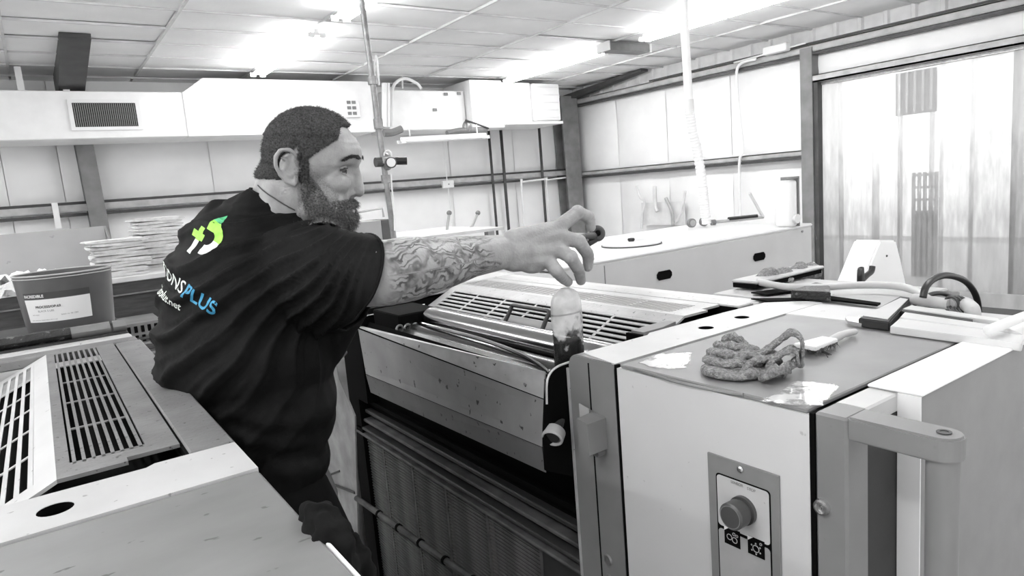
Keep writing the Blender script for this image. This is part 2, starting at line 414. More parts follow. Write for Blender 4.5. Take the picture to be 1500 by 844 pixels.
# door opening with hanging plastic strips
def plastic(name, c, tr):
    m = bpy.data.materials.new(name); m.use_nodes = True; nt = m.node_tree; N = nt.nodes; L = nt.links; N.remove(N['Principled BSDF'])
    out = N['Material Output']; t = N.new('ShaderNodeBsdfTranslucent'); g = N.new('ShaderNodeBsdfPrincipled'); tp = N.new('ShaderNodeBsdfTransparent')
    n = N.new('ShaderNodeTexNoise'); tc = N.new('ShaderNodeTexCoord'); mp = N.new('ShaderNodeMapping'); mp.inputs['Scale'].default_value = (3, 6, 1.2)
    L.new(tc.outputs['Object'], mp.inputs[0]); L.new(mp.outputs[0], n.inputs['Vector']); n.inputs['Scale'].default_value = 2.5; n.inputs['Detail'].default_value = 6
    r = N.new('ShaderNodeValToRGB'); r.color_ramp.elements[0].position = .35; r.color_ramp.elements[1].position = .65
    r.color_ramp.elements[0].color = (c*.93,)*3+(1,); r.color_ramp.elements[1].color = (min(1, c*1.06),)*3+(1,)
    L.new(n.outputs['Fac'], r.inputs[0]); sx = N.new('ShaderNodeSeparateXYZ'); L.new(tc.outputs['Object'], sx.inputs[0])     # grows greyer towards the floor
    ad = N.new('ShaderNodeMath'); ad.operation = 'MULTIPLY_ADD'; L.new(n.outputs['Fac'], ad.inputs[0]); ad.inputs[1].default_value = 1.3; L.new(sx.outputs[2], ad.inputs[2])
    rd = N.new('ShaderNodeValToRGB'); rd.color_ramp.elements[0].position = .55; rd.color_ramp.elements[1].position = 1.0; rd.color_ramp.elements[0].color = (.62, .62, .62, 1)
    dv = N.new('ShaderNodeMath'); dv.operation = 'MULTIPLY'; L.new(ad.outputs[0], dv.inputs[0]); dv.inputs[1].default_value = .42; L.new(dv.outputs[0], rd.inputs[0])
    mu = N.new('ShaderNodeMix'); mu.data_type = 'RGBA'; mu.blend_type = 'MULTIPLY'; mu.inputs[0].default_value = 1; L.new(r.outputs[0], mu.inputs[6]); L.new(rd.outputs[0], mu.inputs[7])
    L.new(mu.outputs[2], t.inputs[0]); L.new(mu.outputs[2], g.inputs['Base Color']); L.new(mu.outputs[2], tp.inputs[0]); g.inputs['Roughness'].default_value = .25
    m1 = N.new('ShaderNodeMixShader'); m1.inputs[0].default_value = .4; L.new(t.outputs[0], m1.inputs[1]); L.new(g.outputs[0], m1.inputs[2])
    m2 = N.new('ShaderNodeMixShader'); m2.inputs[0].default_value = tr; L.new(m1.outputs[0], m2.inputs[1]); L.new(tp.outputs[0], m2.inputs[2])
    L.new(m2.outputs[0], out.inputs[0]); return m
cu = thing('strip_curtain', (XR-.02, 3.4, 0), 'translucent hanging plastic strip curtain filling the doorway of the right wall', 'curtain')
edges = [1190, 1226, 1278, 1312, 1374, 1418, 1480, 1560, 1680]
tone = [.8, .95, 1., .97, .95, .88, .6, .6]
for i in range(8):
    m = plastic('plastic strip %d' % i, tone[i], [.25, .5, .55, .62, .45, .4, .35, .35][i])
    y1 = at(edges[i], 250, 'x', XR-.05).y; y0 = at(edges[i+1], 250, 'x', XR-.05).y-.05
    b = B(); n = 10; vs = []
    for r_ in range(13):
        for c_ in range(n+1):
            v = r_/12; u = c_/n
            wob = .02*math.sin(u*7+i*2)+.012*math.sin(u*15+v*3+i)
            vs.append((XR-.04+(i % 2)*.03+wob*(1-.5*v)+(.05*math.sin(u*9+1)*(1-u) if i == 0 else 0), y0+u*(y1-y0), .02+v*2.53))
    b._add(vs, [(r_*(n+1)+c_, r_*(n+1)+c_+1, (r_+1)*(n+1)+c_+1, (r_+1)*(n+1)+c_) for r_ in range(12) for c_ in range(n)])
    link('strip', b.mesh('s', True), m, cu)
part('hanging_rail', B().box((XR-.07, 1.0, 2.535), (XR+.03, 4.84, 2.57)), mGAL, cu)
# things outside, seen through the plastic
yq0 = at(1372, 130, 'x', 9.6).y; yq1 = at(1313, 130, 'x', 9.6).y
zt = at(1340, 104, 'x', 9.6).z; zb_ = at(1340, 167, 'x', 9.6).z
mWIN = mat('grey shutter', .16, .6)
ow = thing('outdoor_window', (9.6, (yq0+yq1)/2, 0), 'dark barred window panel high up outside the doorway', 'window')
part('frame', B().box((9.58, yq0, zb_), (9.62, yq1, zt)), mWIN, ow)
part('post', B().box((9.60, yq0+.02, 0), (9.62, yq0+.08, zb_)).box((9.60, yq1-.08, 0), (9.62, yq1-.02, zb_)), mCORR, ow)
for k in range(5): part('bar', B().box((9.56, yq0+(k+.5)*(yq1-yq0)/5-.015, zb_+.03), (9.575, yq0+(k+.5)*(yq1-yq0)/5+.015, zt)), mGIRT, ow)
gt = thing('wire_gate', (9.3, at(1355, 330, 'x', 9.3).y, 0), 'grey wire gate standing outside behind the plastic strips', 'gate')
ya, yb_ = at(1371, 330, 'x', 9.3).y, at(1338, 330, 'x', 9.3).y; za = at(1355, 252, 'x', 9.3).z
for k in range(5): part('bar', B().box((9.29, ya+k*(yb_-ya)/4-.02, 0), (9.31, ya+k*(yb_-ya)/4+.02, za)), mGIRT, gt)
for k in range(9): part('rail', B().box((9.3, ya, .05+k*(za-.1)/8), (9.32, yb_, .08+k*(za-.1)/8)), mGIRT, gt)
part('mesh_sheet', B().box((9.325, ya, .0), (9.33, yb_, za*.62)), mGIRT, gt)
yo = struct('outdoor_ground', B().box((XR+.2, -2, -.02), (13, 8, .01)), mCORR)  # pale ground outside, seen through the doorway

# ================================================================== DUCTWORK, LAMPS
def prismx(b, x0, x1, y0, y1, z0, z1, bev=.006): return b.box((x0, y0, z0), (x1, y1, z1), bev)
D0 = 8.6
def dx(px, py=160): return at(px, py, 'y', D0).x
def dz(px, py): return at(px, py, 'y', D0).z
zlo, zmid, zhi = dz(0, 206), dz(0, 132), dz(300, 115)
du = thing('air_duct', (1.8, D0+.3, zlo), 'long white rectangular air duct along the back wall with a dark grille', 'duct')
part('duct_run', B().box((-3, D0, zlo), (dx(272), 9.3, zmid), .008), mDUCT, du)
b = B().prism([(dx(272), D0, zlo), (dx(272), D0, zmid), (dx(302), D0-.03, zhi), (dx(545), D0-.03, zhi), (dx(545), D0-.03, zlo)], (0, .7, 0))
part('duct_box', b, mDUCT, du)
part('seam', B().box((dx(272)-.012, D0-.012, zlo), (dx(272)+.012, D0-.003, zmid)), mWHITE, du)
g0, g1 = dx(107, 165), dx(200, 168); gz0, gz1 = dz(155, 186), dz(155, 151)
gr = part('grille_frame', B().box((g0-.04, D0-.025, gz0-.035), (g1+.04, D0-.001, gz0)).box((g0-.04, D0-.025, gz1), (g1+.04, D0-.001, gz1+.035)).box((g0-.04, D0-.025, gz0), (g0, D0-.001, gz1)).box((g1, D0-.025, gz0), (g1+.04, D0-.001, gz1)), mWHITE, du)
part('grille_back', B().box((g0, D0-.006, gz0), (g1, D0-.002, gz1)), mBLACK, du)
fin = part('fin', B().box((g0+.01, D0-.022, gz0), (g0+.02, D0-.008, gz1)), mSTEELM, gr)
nf = 30
for k in range(1, nf): inst('fin', fin, gr, ((g1-g0-.03)*k/(nf-1), 0, 0))
for px in (31, 97): tag(link('ceiling_hanger', B().box((at(px, 130, 'y', D0+.1).x-.03, D0+.1, zmid), (at(px, 130, 'y', D0+.1).x+.03, D0+.11, ZC-.01)).mesh('h'), mDUCT), 'white strap from ceiling to duct, ' + ('leftmost near the frame edge' if px == 31 else 'beside the dark roof beam'), 'strap', 'duct hanger straps')
# furnace group
fu = thing('air_handler', (dx(640), D0+.3, dz(640, 190)), 'white air handling cabinet hanging between the duct and the boxes', 'air handler')
D1 = D0+.1
part('cabinet', B().box((dx(573), D1, dz(640, 189)), (dx(687), 9.35, dz(640, 131)), .01), mDUCT, fu)
for px, py in ((672, 137), (706, 137), (637, 161), (653, 138)):
    p = at(px, py, 'y', D1-.01); part('latch', B().box((p.x-.03, p.y-.01, p.z-.02), (p.x+.03, p.y, p.z+.02)), mSTEELM, fu)
pts = [at(574, 186, 'y', D1-.1), at(574, 145, 'y', D1-.1), at(577, 125, 'y', D1-.1), at(592, 115, 'y', D1-.1), at(610, 122, 'y', D1-.1), at(617, 130, 'y', D1-.1)]
part('loop_pipe', B().tube(curve(pts), .022, 8), mDUCT, fu)
part('vent_cap', B().tube([at(589, 112, 'y', D1), at(590, 130, 'y', D1)], .012, 8), mDUCT, fu)
for px in (563, 569):
    part('riser', B().tube([at(px, 186, 'y', D0-.1), at(px, 122, 'y', D0-.1)], .035 if px == 563 else .02, 10), mDUCT, fu)
bx = thing('duct_boxes', (dx(740), D0+.3, dz(740, 180)), 'white stepped duct boxes with a square vent beside the corner column', 'duct')
part('box', B().box((dx(688), D0-.05, dz(712, 188)), (dx(735), 9.3, dz(712, 118)), .01), mDUCT, bx)
part('box', B().box((dx(736), D0, dz(757, 181)), (dx(779), 9.3, dz(757, 121)), .01), mDUCT, bx)
part('box', B().box((dx(781), D0-.02, dz(800, 177)), (dx(819), 9.3, dz(800, 123)), .01), mDUCT, bx)
part('shelf', B().box((dx(735), D0-.1, dz(777, 183)), (dx(818), 9.3, dz(777, 179)), .004), mWHITE, bx)
vf = part('vent_frame', B().box((dx(783), D0-.04, dz(800, 176)), (dx(818), D0-.021, dz(800, 124))), mWHITE, bx)
for k in range(5):
    zz = dz(800, 172)+(dz(800, 128)-dz(800, 172))*k/4; part('vent_slat', B().box((dx(785), D0-.05, zz-.012), (dx(816), D0-.041, zz+.006)), mCORR, vf)
# small electric panel on duct
p0, p1 = at(507, 172, 'y', D0-.08), at(526, 148, 'y', D0-.08)
eb = thing('electric_panel', (p0.x, p0.y, p0.z), 'small grey switch panel on the duct behind the pipe', 'panel')
part('plate', B().box((p0.x, D0-.08, p0.z), (p1.x, D0-.035, p1.z), .004), mWHITE, eb)
for k in range(3):
    for j in range(2): part('switch', B().box((p0.x+.03+j*.07, D0-.09, p0.z+.03+k*.07), (p0.x+.08+j*.07, D0-.081, p0.z+.07+k*.07)), mSTEELM, eb)
# hanging lamp below the cabinet
def lamp_tube(c0, c1, label, hung=None, lit=True):
    c0, c1 = Vector(c0), Vector(c1); d = (c1-c0).normalized(); a = d.cross(Vector((0, 0, 1))).normalized()
    t = thing('fluorescent_lamp', (c0+c1)/2, label, 'lamp', 'fluorescent ceiling lamps')
    w = .03
    b = B().prism([c0-a*w, c0+a*w, c0+a*w*.6+Vector((0, 0, .06)), c0-a*w*.6+Vector((0, 0, .06))], c1-c0); part('housing', b, mWHITE, t)
    for s_ in (-1, 1):
        part('tube', B().tube([c0+a*.055*s_+Vector((0, 0, .0))+d*.03, c1+a*.055*s_+Vector((0, 0, .0))-d*.03], .018, 10), mTUBE if lit else mDUCT, t)
        for e, q in ((c0, 1), (c1, -1)): part('lamp_holder', B().box(e+a*.055*s_-Vector((.03, .012, .022)), e+a*.055*s_+Vector((.03, .012, .022))), mWHITE, t)
    if hung:
        for f_ in (.1, .9):
            q = lerp(c0, c1, f_)+Vector((0, 0, .06)); part('hanger', B().tube([q, q+Vector((0, 0, hung))], .008, 6), mDUCT, t)
    return t
LX1, LX2 = 2.41, 6.03
lamp_tube((LX1, 6.35, ZC-.09), (LX1, 8.4, ZC-.09), 'glowing ceiling lamp running away above the man, far lamp of left row')
lamp_tube((LX1, 3.5, ZC-.09), (LX1, 5.75, ZC-.09), 'glowing ceiling lamp cut by the top edge above the pipe, near lamp of left row')
lamp_tube((LX2, 6.35, ZC-.09), (LX2, 8.4, ZC-.09), 'glowing ceiling lamp near the square vent, far lamp of right row')
lamp_tube((LX2, 3.2, ZC-.09), (LX2, 5.65, ZC-.09), 'glowing ceiling lamp behind the white vertical pipe, near lamp of right row')
lamp_tube((-1.2, 3.5, ZC-.09), (-1.2, 5.9, ZC-.09), 'ceiling lamp out of view over the left side')
lamp_tube((-4.83, 2.5, ZC-.09), (-4.83, 5.0, ZC-.09), 'ceiling lamp out of view far over the left side')
lamp_tube((-4.83, -.5, ZC-.09), (-4.83, 2.0, ZC-.09), 'ceiling lamp out of view at far left behind the photographer')
lamp_tube((-1.2, -.5, ZC-.09), (-1.2, 1.9, ZC-.09), 'ceiling lamp out of view behind the photographer')
lamp_tube((LX1, -.4, ZC-.09), (LX1, 1.9, ZC-.09), 'ceiling lamp out of view above the press')
p0 = at(588, 208, 'y', D0-.5); p1 = at(711, 201, 'y', D0-.5)
lamp_tube(p0, p1, 'short unlit white lamp fitting hung under the air handling cabinet', .12, False)
bl = thing('ballast_box', (LX2, 5.95, ZC-.1), 'grey metal ballast box between two ceiling lamps', 'box')
q0, q1 = at(885, 78, 'y', 6.2), at(943, 66, 'y', 6.2)
part('case', B().box((q0.x, 6.1, ZC-.11), (q1.x, 6.3, ZC-.012), .008), mSTEELM, bl)
part('end_plate', B().box((q1.x, 6.09, ZC-.115), (q1.x+.02, 6.31, ZC-.008)), mWHITE, bl)
part('end_plate', B().box((q0.x-.02, 6.09, ZC-.115), (q0.x, 6.31, ZC-.008)), mWHITE, bl)
# valves, unit heater arm below cabinet
va = thing('gas_valve', at(672, 192, 'y', D0-.3), 'dark gas valve with bent pipes below the white cabinet', 'valve')
part('pipe', B().tube(curve([at(655, 196, 'y', D0-.3), at(672, 192, 'y', D0-.3), at(690, 191, 'y', D0-.3), at(712, 190, 'y', D0-.3)]), .045, 10), mSTEELM, va)
part('valve_body', B().ell(at(684, 186, 'y', D0-.3), (.07, .06, .09)), mGAL, va)
part('handle', B().tube([at(682, 176, 'y', D0-.35), at(716, 188, 'y', D0-.35)], .014, 8), mSTEEL, va)
part('flex_pipe', B().tube(curve([at(562, 195, 'y', D0-.3), at(575, 194, 'y', D0-.3), at(588, 189, 'y', D0-.3)]), .05, 10), mSTEELM, va)

# air drop pipe with regulator
Yp = 3.3
PA = at(530, 0, 'y', Yp); xx = at(562, 200, 'y', Yp).x
ap = thing('air_drop_pipe', (xx, Yp, 1.0), 'grey vertical compressed air pipe with a round gauge and regulator', 'pipe')
ptop = at(529, -4, 'y', Yp); pbot = at(577, 350, 'y', Yp)
ptop2 = lerp(pbot, ptop, (ZC-pbot.z)/(ptop.z-pbot.z))
part('pipe', B().tube([ptop2, pbot], .0145, 12), mGAL, ap)
for fy in (118, 180, 183, 262):
    q = at(529+(577-529)*(fy+4)/354, fy, 'y', Yp); part('collar', B().tube([q-Vector((0, 0, .02)), q+Vector((0, 0, .02))], .024, 12), mGAL, ap)
q = at(567, 237, 'y', Yp-.02)
part('regulator_body', B().ell(q, (.03, .03, .045)).box(q-Vector((.035, .03, .012)), q+Vector((.035, .03, .022)), .006), mGAL, ap)
part('adjusting_knob', B().tube([q+Vector((.035, 0, .003)), q+Vector((.1, -.03, -.002))], .021, 14), mPLASB, ap)
part('filter_bowl', B().tube([q-Vector((.065, 0, -.0)), q-Vector((.03, 0, 0))], .025, 14), mSTEEL, ap)
gq = at(573, 238, 'y', Yp-.07)
ga = part('gauge', B().lathe(gq, [(0, 0), (.027, 0), (.029, .004), (.029, .02), (0, .02)], 20, (.45, .89, 0)), mSTEEL, ap)
part('gauge_face', B().lathe(gq+Vector((-.45, -.89, 0))*.002, [(0, 0), (.023, 0), (.023, .001), (0, .001)], 20, (.45, .89, 0)), mPAPER, ga, label='white dial face')
part('bracket', B().ring(q+Vector((0, -.02, .035)), (.5, .86, 0), .02, .004, 16, 6), mWHITE, ap)
part('hose', B().tube(curve([at(555, 125, 'y', Yp), at(553, 95, 'y', Yp), at(551, 82, 'y', Yp), at(548, 95, 'y', Yp), at(549, 120, 'y', Yp)]), .006, 8), mDUCT, ap)
part('bleed_tube', B().tube(curve([at(573, 255, 'y', Yp-.02), at(574, 275, 'y', Yp-.02), at(577, 300, 'y', Yp-.02), at(578, 338, 'y', Yp-.02)]), .004, 6), mDUCT, ap)
# flue and flexible hose
fl = thing('exhaust_hose', M(4.5, 3.6, 1.14), 'white ceiling pipe ending in a ribbed flexible hose on the white cabinet', 'hose')
Yf = 3.6*S
def af(px, py): return at(px, py, 'y', Yf)
ft = af(1004, 0)
part('pipe', B().tube([(af(1008, 150).x-.02, Yf, ZC), af(1009, 150)], .028, 16), mDUCT, fl)
part('cuff', B().tube([af(1009, 146), af(1010, 168)], .032, 16), mCORR, fl)
hp = curve([af(1010, 160), af(1014, 190), af(1022, 225), af(1029, 270), af(1032, 300), af(1035, 328)], 16)
part('flexible_hose', B().tube(hp, [.03+.004*math.sin(i*PI) + (.004 if i % 2 else -.001) for i in range(len(hp))], 16), mDUCT, fl)

# ================================================================== WORKBENCH AND THINGS BEHIND
Yb = 4.4
zb = at(260, 396, 'y', Yb).z
be = thing('workbench', (-.3, Yb+.5, 0), 'long dark workbench with pale top standing behind the left press', 'workbench')
part('bench_top', B().box((-2.5, Yb-.02, zb-.03), (.95, Yb+1.0, zb), .004), mBENCHT, be)
part('front_board', B().box((-2.5, Yb, zb-.095), (.95, Yb+.03, zb-.031)), mBENCH, be)
part('lower_board', B().box((-2.5, Yb+.02, zb-.26), (.95, Yb+.05, zb-.105)), mBENCH, be)
part('edge_strip', B().box((-2.5, Yb-.005, zb-.104), (.95, Yb+.015, zb-.096)), mGAL, be)
for x_ in (-2.3, -.6, .8): part('leg', B().box((x_, Yb+.1, 0), (x_+.09, Yb+.19, zb-.1)), mBENCH, be)
# splash board leaning behind
q1 = at(153, 331, 'y', Yb+.75)
sb = thing('splash_board', (q1.x-.8, Yb+.8, zb), 'pale spotted backboard standing on the workbench', 'board')
part('board', B().box((-1.9, Yb+.78, zb), (q1.x, Yb+.8, q1.z)), mCARD, sb)
part('side_board', B().prism([(q1.x, Yb+.8, zb), (q1.x, Yb+.8, q1.z), (q1.x+.03, Yb+.5, zb+.02), (q1.x+.03, Yb+.5, zb)], (.012, 0, 0)), mGREY, sb)
# folded towels
def towel_mesh(w, d, h, seed, layers=3):
    rnd = random.Random(seed); b = B(); t = h/layers
    for k in range(layers):
        n = 14; ny = 5; top = []; z0 = k*t
        vs = []; m_ = 18
        off = rnd.uniform(-.015, .015); ph = rnd.uniform(0, 6)
        for j in range(ny):
            v = j/(ny-1)
            for i in range(m_):
                a = 2*PI*i/m_; ca, sa = math.cos(a), math.sin(a)
                ex = abs(ca)**.45*(1 if ca > 0 else -1); ez = abs(sa)**.55*(1 if sa > 0 else -1)
                x = ex*(w/2+off)+.006*math.sin(ph+v*5+i); z = z0+t/2+ez*t*.47+.002*math.sin(x*18+ph+v*3)
                vs.append((x, (v-.5)*d+.006*math.sin(i+ph), z))
        fs = [(j*m_+i, j*m_+(i+1) % m_, (j+1)*m_+(i+1) % m_, (j+1)*m_+i) for j in range(ny-1) for i in range(m_)]
        fs += [tuple(range(m_)), tuple(range((ny-1)*m_, ny*m_))[::-1]]
        b._add(vs, fs)
    return b.mesh('towel', 60)
def towels(px, py_b, cnt, h, w, yv, grp, desc, z0):
    c = at(px, py_b, 'y', yv); z = z0
    for k in range(cnt):
        me = towel_mesh(w, .32, h, 11+k+px)
        co = getco(me); a = random.uniform(-.08, .08); ca, sa = math.cos(a), math.sin(a)
        co2 = co.copy(); co2[:, 0] = co[:, 0]*ca-co[:, 1]*sa; co2[:, 1] = co[:, 0]*sa+co[:, 1]*ca
        co2 += np.array((c.x+random.uniform(-.012, .012), yv+.18, z)); co2[:, 2] = np.maximum(co2[:, 2], z0+.001); setco(me, co2)
        o = link('folded_towel', me, mTOWEL); pos = ['bottom', 'second from bottom', 'third from bottom', 'fourth from bottom', 'fifth from bottom', 'top'][k if k < cnt-1 else 5]
        tag(o, 'folded white terry towel, %s of the %s' % (pos, desc), 'towel', grp); z += h*1.03
towels(181, 396, 4, .052, .29, Yb+.04, 'folded towels on the bench', 'left lower stack beside the bucket', zb)
towels(246, 390, 5, .062, .28, Yb+.42, 'folded towels on the bench', 'right taller stack beside the man', zb)
# rolls below bench
p = at(195, 463, 'y', Yb+.25)
rl = thing('paper_roll', (p.x, p.y, p.z-.06), 'white roll lying on the rack below the workbench', 'roll')
pa, pb = at(150, 470, 'y', Yb+.25), at(285, 445, 'y', Yb+.25); pb.z = pa.z = (pa.z+pb.z)/2
part('roll', B().tube([pa, pb], .058, 20), mPAPER, rl)
part('core', B().tube([pa-Vector((.01, 0, 0)), pb+Vector((.01, 0, 0))], .02, 14), mCARD, rl)
part('spindle', B().tube([pa-Vector((.05, 0, .075)), pb+Vector((.03, 0, -.075))], .008, 8), mSTEEL, rl)
# crate with holes
q0, q1 = at(190, 505, 'y', Yb-.35), at(236, 468, 'y', Yb-.35)
cr = thing('slotted_crate', ((q0.x+q1.x)/2, Yb-.2, 0), 'dark slotted crate on a stand between press and bench', 'crate')
part('stand', B().box((q0.x-.02, Yb-.36, 0), (q1.x, Yb, q0.z-.12)), mWHITE, cr)
part('shell', B().box((q0.x-.02, Yb-.35, q0.z-.12), (q1.x, Yb-.02, q1.z)), mSTEELM, cr)
for j in range(2):
    for k in range(6): part('slot', B().box((q0.x+.0+k*.032, Yb-.356, q1.z-.05-j*.05), (q0.x+.016+k*.032, Yb-.351, q1.z-.015-j*.05)), mBLACK, cr)
for j in range(5): part('rib', B().tube([(q0.x-.02, Yb-.36, q0.z-.09+j*.028), (q1.x, Yb-.36, q0.z-.09+j*.028)], .008, 8), mGAL if j % 2 else mSTEEL, cr)
# board behind man's face
q0, q1 = at(519, 345, 'y', 3.9), at(573, 321, 'y', 3.9)
cb = thing('small_carton', (q0.x+.1, 4.0, q0.z), 'small pale carton with a dark end behind the man\'s beard', 'carton')
part('box', B().box((q0.x, 3.9, q0.z-.05), (q1.x-.07, 4.15, q1.z), .003), mCARD, cb)
part('dark_end', B().box((q1.x-.07, 3.9, q0.z-.05), (q1.x+.01, 4.15, q1.z), .003), mCARDD, cb)
st = thing('shelf_table', (1.75, 4.1, 0), 'pale table holding the carton behind the man\'s arm', 'table')
part('table_top', B().box((1.35, 3.8, q0.z-.07), (2.6, 4.6, q0.z-.051)), mBENCHT, st)
for (x_, y_) in ((1.4, 3.85), (2.5, 3.85), (1.4, 4.5), (2.5, 4.5)): part('leg', B().box((x_, y_, 0), (x_+.05, y_+.05, q0.z-.07)), mGIRT, st)
part('wire_frame', B().tube([at(521, 318, 'y', 4.3), at(521, 312, 'y', 4.3), at(560, 305, 'y', 4.3), at(562, 318, 'y', 4.3)], .008, 6), mGIRT, st)
# hand tools standing on table right of carton
for px, lab in ((655, 'left one with a round head'), (690, 'right one leaning')):
    a_ = at(px, 335, 'y', 4.2); b_ = at(px+(10 if px == 690 else 3), 312, 'y', 4.2); 
    t = thing('spray_gun' if px == 690 else 'grease_nozzle', (a_.x, a_.y, q0.z-.05), 'small grey nozzle on the table behind the forearm, '+lab, 'nozzle', 'nozzles on the table')
    part('stem', B().tube(curve([(a_.x, a_.y, q0.z-.05), a_, b_]), .01, 8), mGIRT, t); part('head', B().ell(b_, (.02, .015, .018)), mSTEELM, t)
exec_after = []

# ================================================================== WHITE DELIVERY CABINET (press drawing coordinates)
ZG = H-H/S      # floor level in press drawing coordinates
def PB(): return B(press=True)
wc = thing('machine_cabinet', M(3.6, 3.4, ZG), 'large white machine cabinet with two black finger slots behind the right press', 'cabinet')
part('body', PB().box((2.3, 2.915, ZG), (4.80, 3.99, 1.10), .004), mWHITE, wc)
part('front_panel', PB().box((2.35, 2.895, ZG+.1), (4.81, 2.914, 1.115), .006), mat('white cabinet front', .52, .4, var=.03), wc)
part('lid', PB().box((2.28, 2.89, 1.115), (4.82, 4.0, 1.14), .01), mWHITE, wc)
part('panel_seam', PB().box((2.66, 2.892, ZG), (2.665, 2.8955, 1.1)), mGREY, wc)
for px, py in ((973, 403), (1112, 376)):
    c = at(px, py, 'y', 2.893*S); w, h = .058, .024
    b = B()
    b.prism([(c.x+sx*w+ex, c.y-.004, c.z+sz*h+ez) for sx, sz, ex, ez in ((-1, -1, .015, 0), (1, -1, -.015, 0), (1, -1, 0, .015), (1, 1, 0, -.015), (1, 1, -.015, 0), (-1, 1, .015, 0), (-1, 1, 0, -.015), (-1, -1, 0, .015))], (0, .004, 0))
    s_ = part('finger_slot', b, mBLACK, wc)
part('screw', PB().tube([(4.68, 2.885, 1.09), (4.68, 2.896, 1.09)], .009, 10), mGAL, wc)
# round port cover on lid
rp = thing('round_port_lid', at(925, 359, 'z', M(0, 0, 1.14).z), 'flat white round port lid with small knob on the cabinet', 'lid')
c = at(925, 359, 'z', M(0, 0, 1.14).z)
part('disc', B().lathe(c, [(0, .022), (.15, .022), (.168, .016), (.17, .008), (.165, .0)], 40), mWHITE, rp)
part('seal', B().lathe(c, [(.172, .0), (.176, .0), (.176, .007), (.172, .007)], 40), mSTEEL, rp)
part('knob', B().lathe(c+Vector((0, 0, .02)), [(.0, .022), (.018, .02), (.022, .012), (.014, .0)], 16), mGREYD, rp)
# tools lying on the cabinet
zc = M(0, 0, 1.14).z
c1, c2 = at(1012, 334, 'z', zc), at(1030, 332, 'z', zc)
tg = thing('pressure_gauges', (c1+c2)/2, 'pair of small round gauges lying on the white cabinet by the flexible hose', 'gauge')
for c in (c1, c2):
    g = part('gauge_case', B().lathe(c+Vector((0, -.02, .035)), [(0, 0), (.028, 0), (.032, .005), (.032, .03), (0, .03)], 20, (.3, .95, 0)), mSTEELM, tg)
    part('dial', B().lathe(c+Vector((-.0006, -.0219, .035)), [(0, 0), (.022, 0), (.022, .001), (0, .001)], 18, (.3, .95, 0)), mGIRT, g)
c3, c4 = at(1042, 330, 'z', zc), at(1118, 322, 'z', zc)
tb = thing('torch_bar', (c3+c4)/2, 'long pale bar tool with a black grip lying on the cabinet', 'tool')
up = Vector((0, 0, .02))
part('bar', B().tube([c3+up, c4+up], .012, 10), mGIRT, tb)
part('end_socket', B().tube([c3+up, lerp(c3, c4, .07)+up], .02, 12), mSTEELM, tb)
part('grip', B().tube([lerp(c3, c4, .33)+up*1.6, lerp(c3, c4, .88)+up*1.6], .015, 10), mPLASB, tb)
qd = at(1098, 283, 'y', c4.y); part('arm', B().tube([c4+up, qd], .011, 8), mCORR, tb)
# framed jug
k0, k1 = at(1147, 333, 'z', zc), at(1171, 331, 'z', zc)
kt = at(1171, 258, 'y', k1.y)
jg = thing('white_dispenser', ((k0.x+k1.x)/2, k1.y, zc), 'tall white dispenser box with dark thin edge on the cabinet end', 'dispenser')
part('box', B().box((k0.x, k1.y, zc), (k1.x-.01, k1.y+.12, kt.z-.02), .02, 3), mWHITE, jg)
part('edge', B().box((k1.x-.01, k1.y-.005, zc), (k1.x, k1.y+.12, kt.z)), mGREY, jg)
part('top_bar', B().box((k0.x-.05, k1.y-.005, kt.z-.01), (k1.x, k1.y+.02, kt.z)), mGREY, jg)
part('wheel', B().tube([(k0.x+.04, k1.y-.02, zc+.05), (k0.x+.04, k1.y, zc+.05)], .03, 14), mCORR, jg)
# tangle of hoses and gloves hung on the right wall
for i, (px, pts_) in enumerate(((950, [(932, 272), (938, 290), (944, 296), (941, 315), (940, 335)]), (958, [(959, 273), (960, 300), (963, 310)]), (990, [(1004, 280), (1000, 300), (996, 315), (990, 325)]), (982, [(975, 290), (984, 310), (986, 330)]))):
    P = [at(a, b_, 'x', XR-.25) for a, b_ in pts_]
    o = link('hung_hose', B().tube(curve(P), [.018, .03, .02, .026][i], 8).mesh('h', True), mCORR if i != 3 else mGIRT)
    tag(o, 'pale hose hanging on the right wall, ' + ['leftmost with a bend', 'short straight one', 'rightmost and leaning', 'thick grey one in the middle'][i], 'hose', 'hoses on the right wall')
q = at(975, 300, 'x', XR-.2)
o = link('wall_sheet', B().box((XR-.16, at(1000, 320, 'x', XR-.2).y, at(980, 330, 'x', XR-.2).z), (XR-.14, at(938, 320, 'x', XR-.2).y, at(980, 296, 'x', XR-.2).z)).mesh('w'), mCORR)
tag(o, 'pale sheet hung low on the right wall behind hoses', 'sheet')

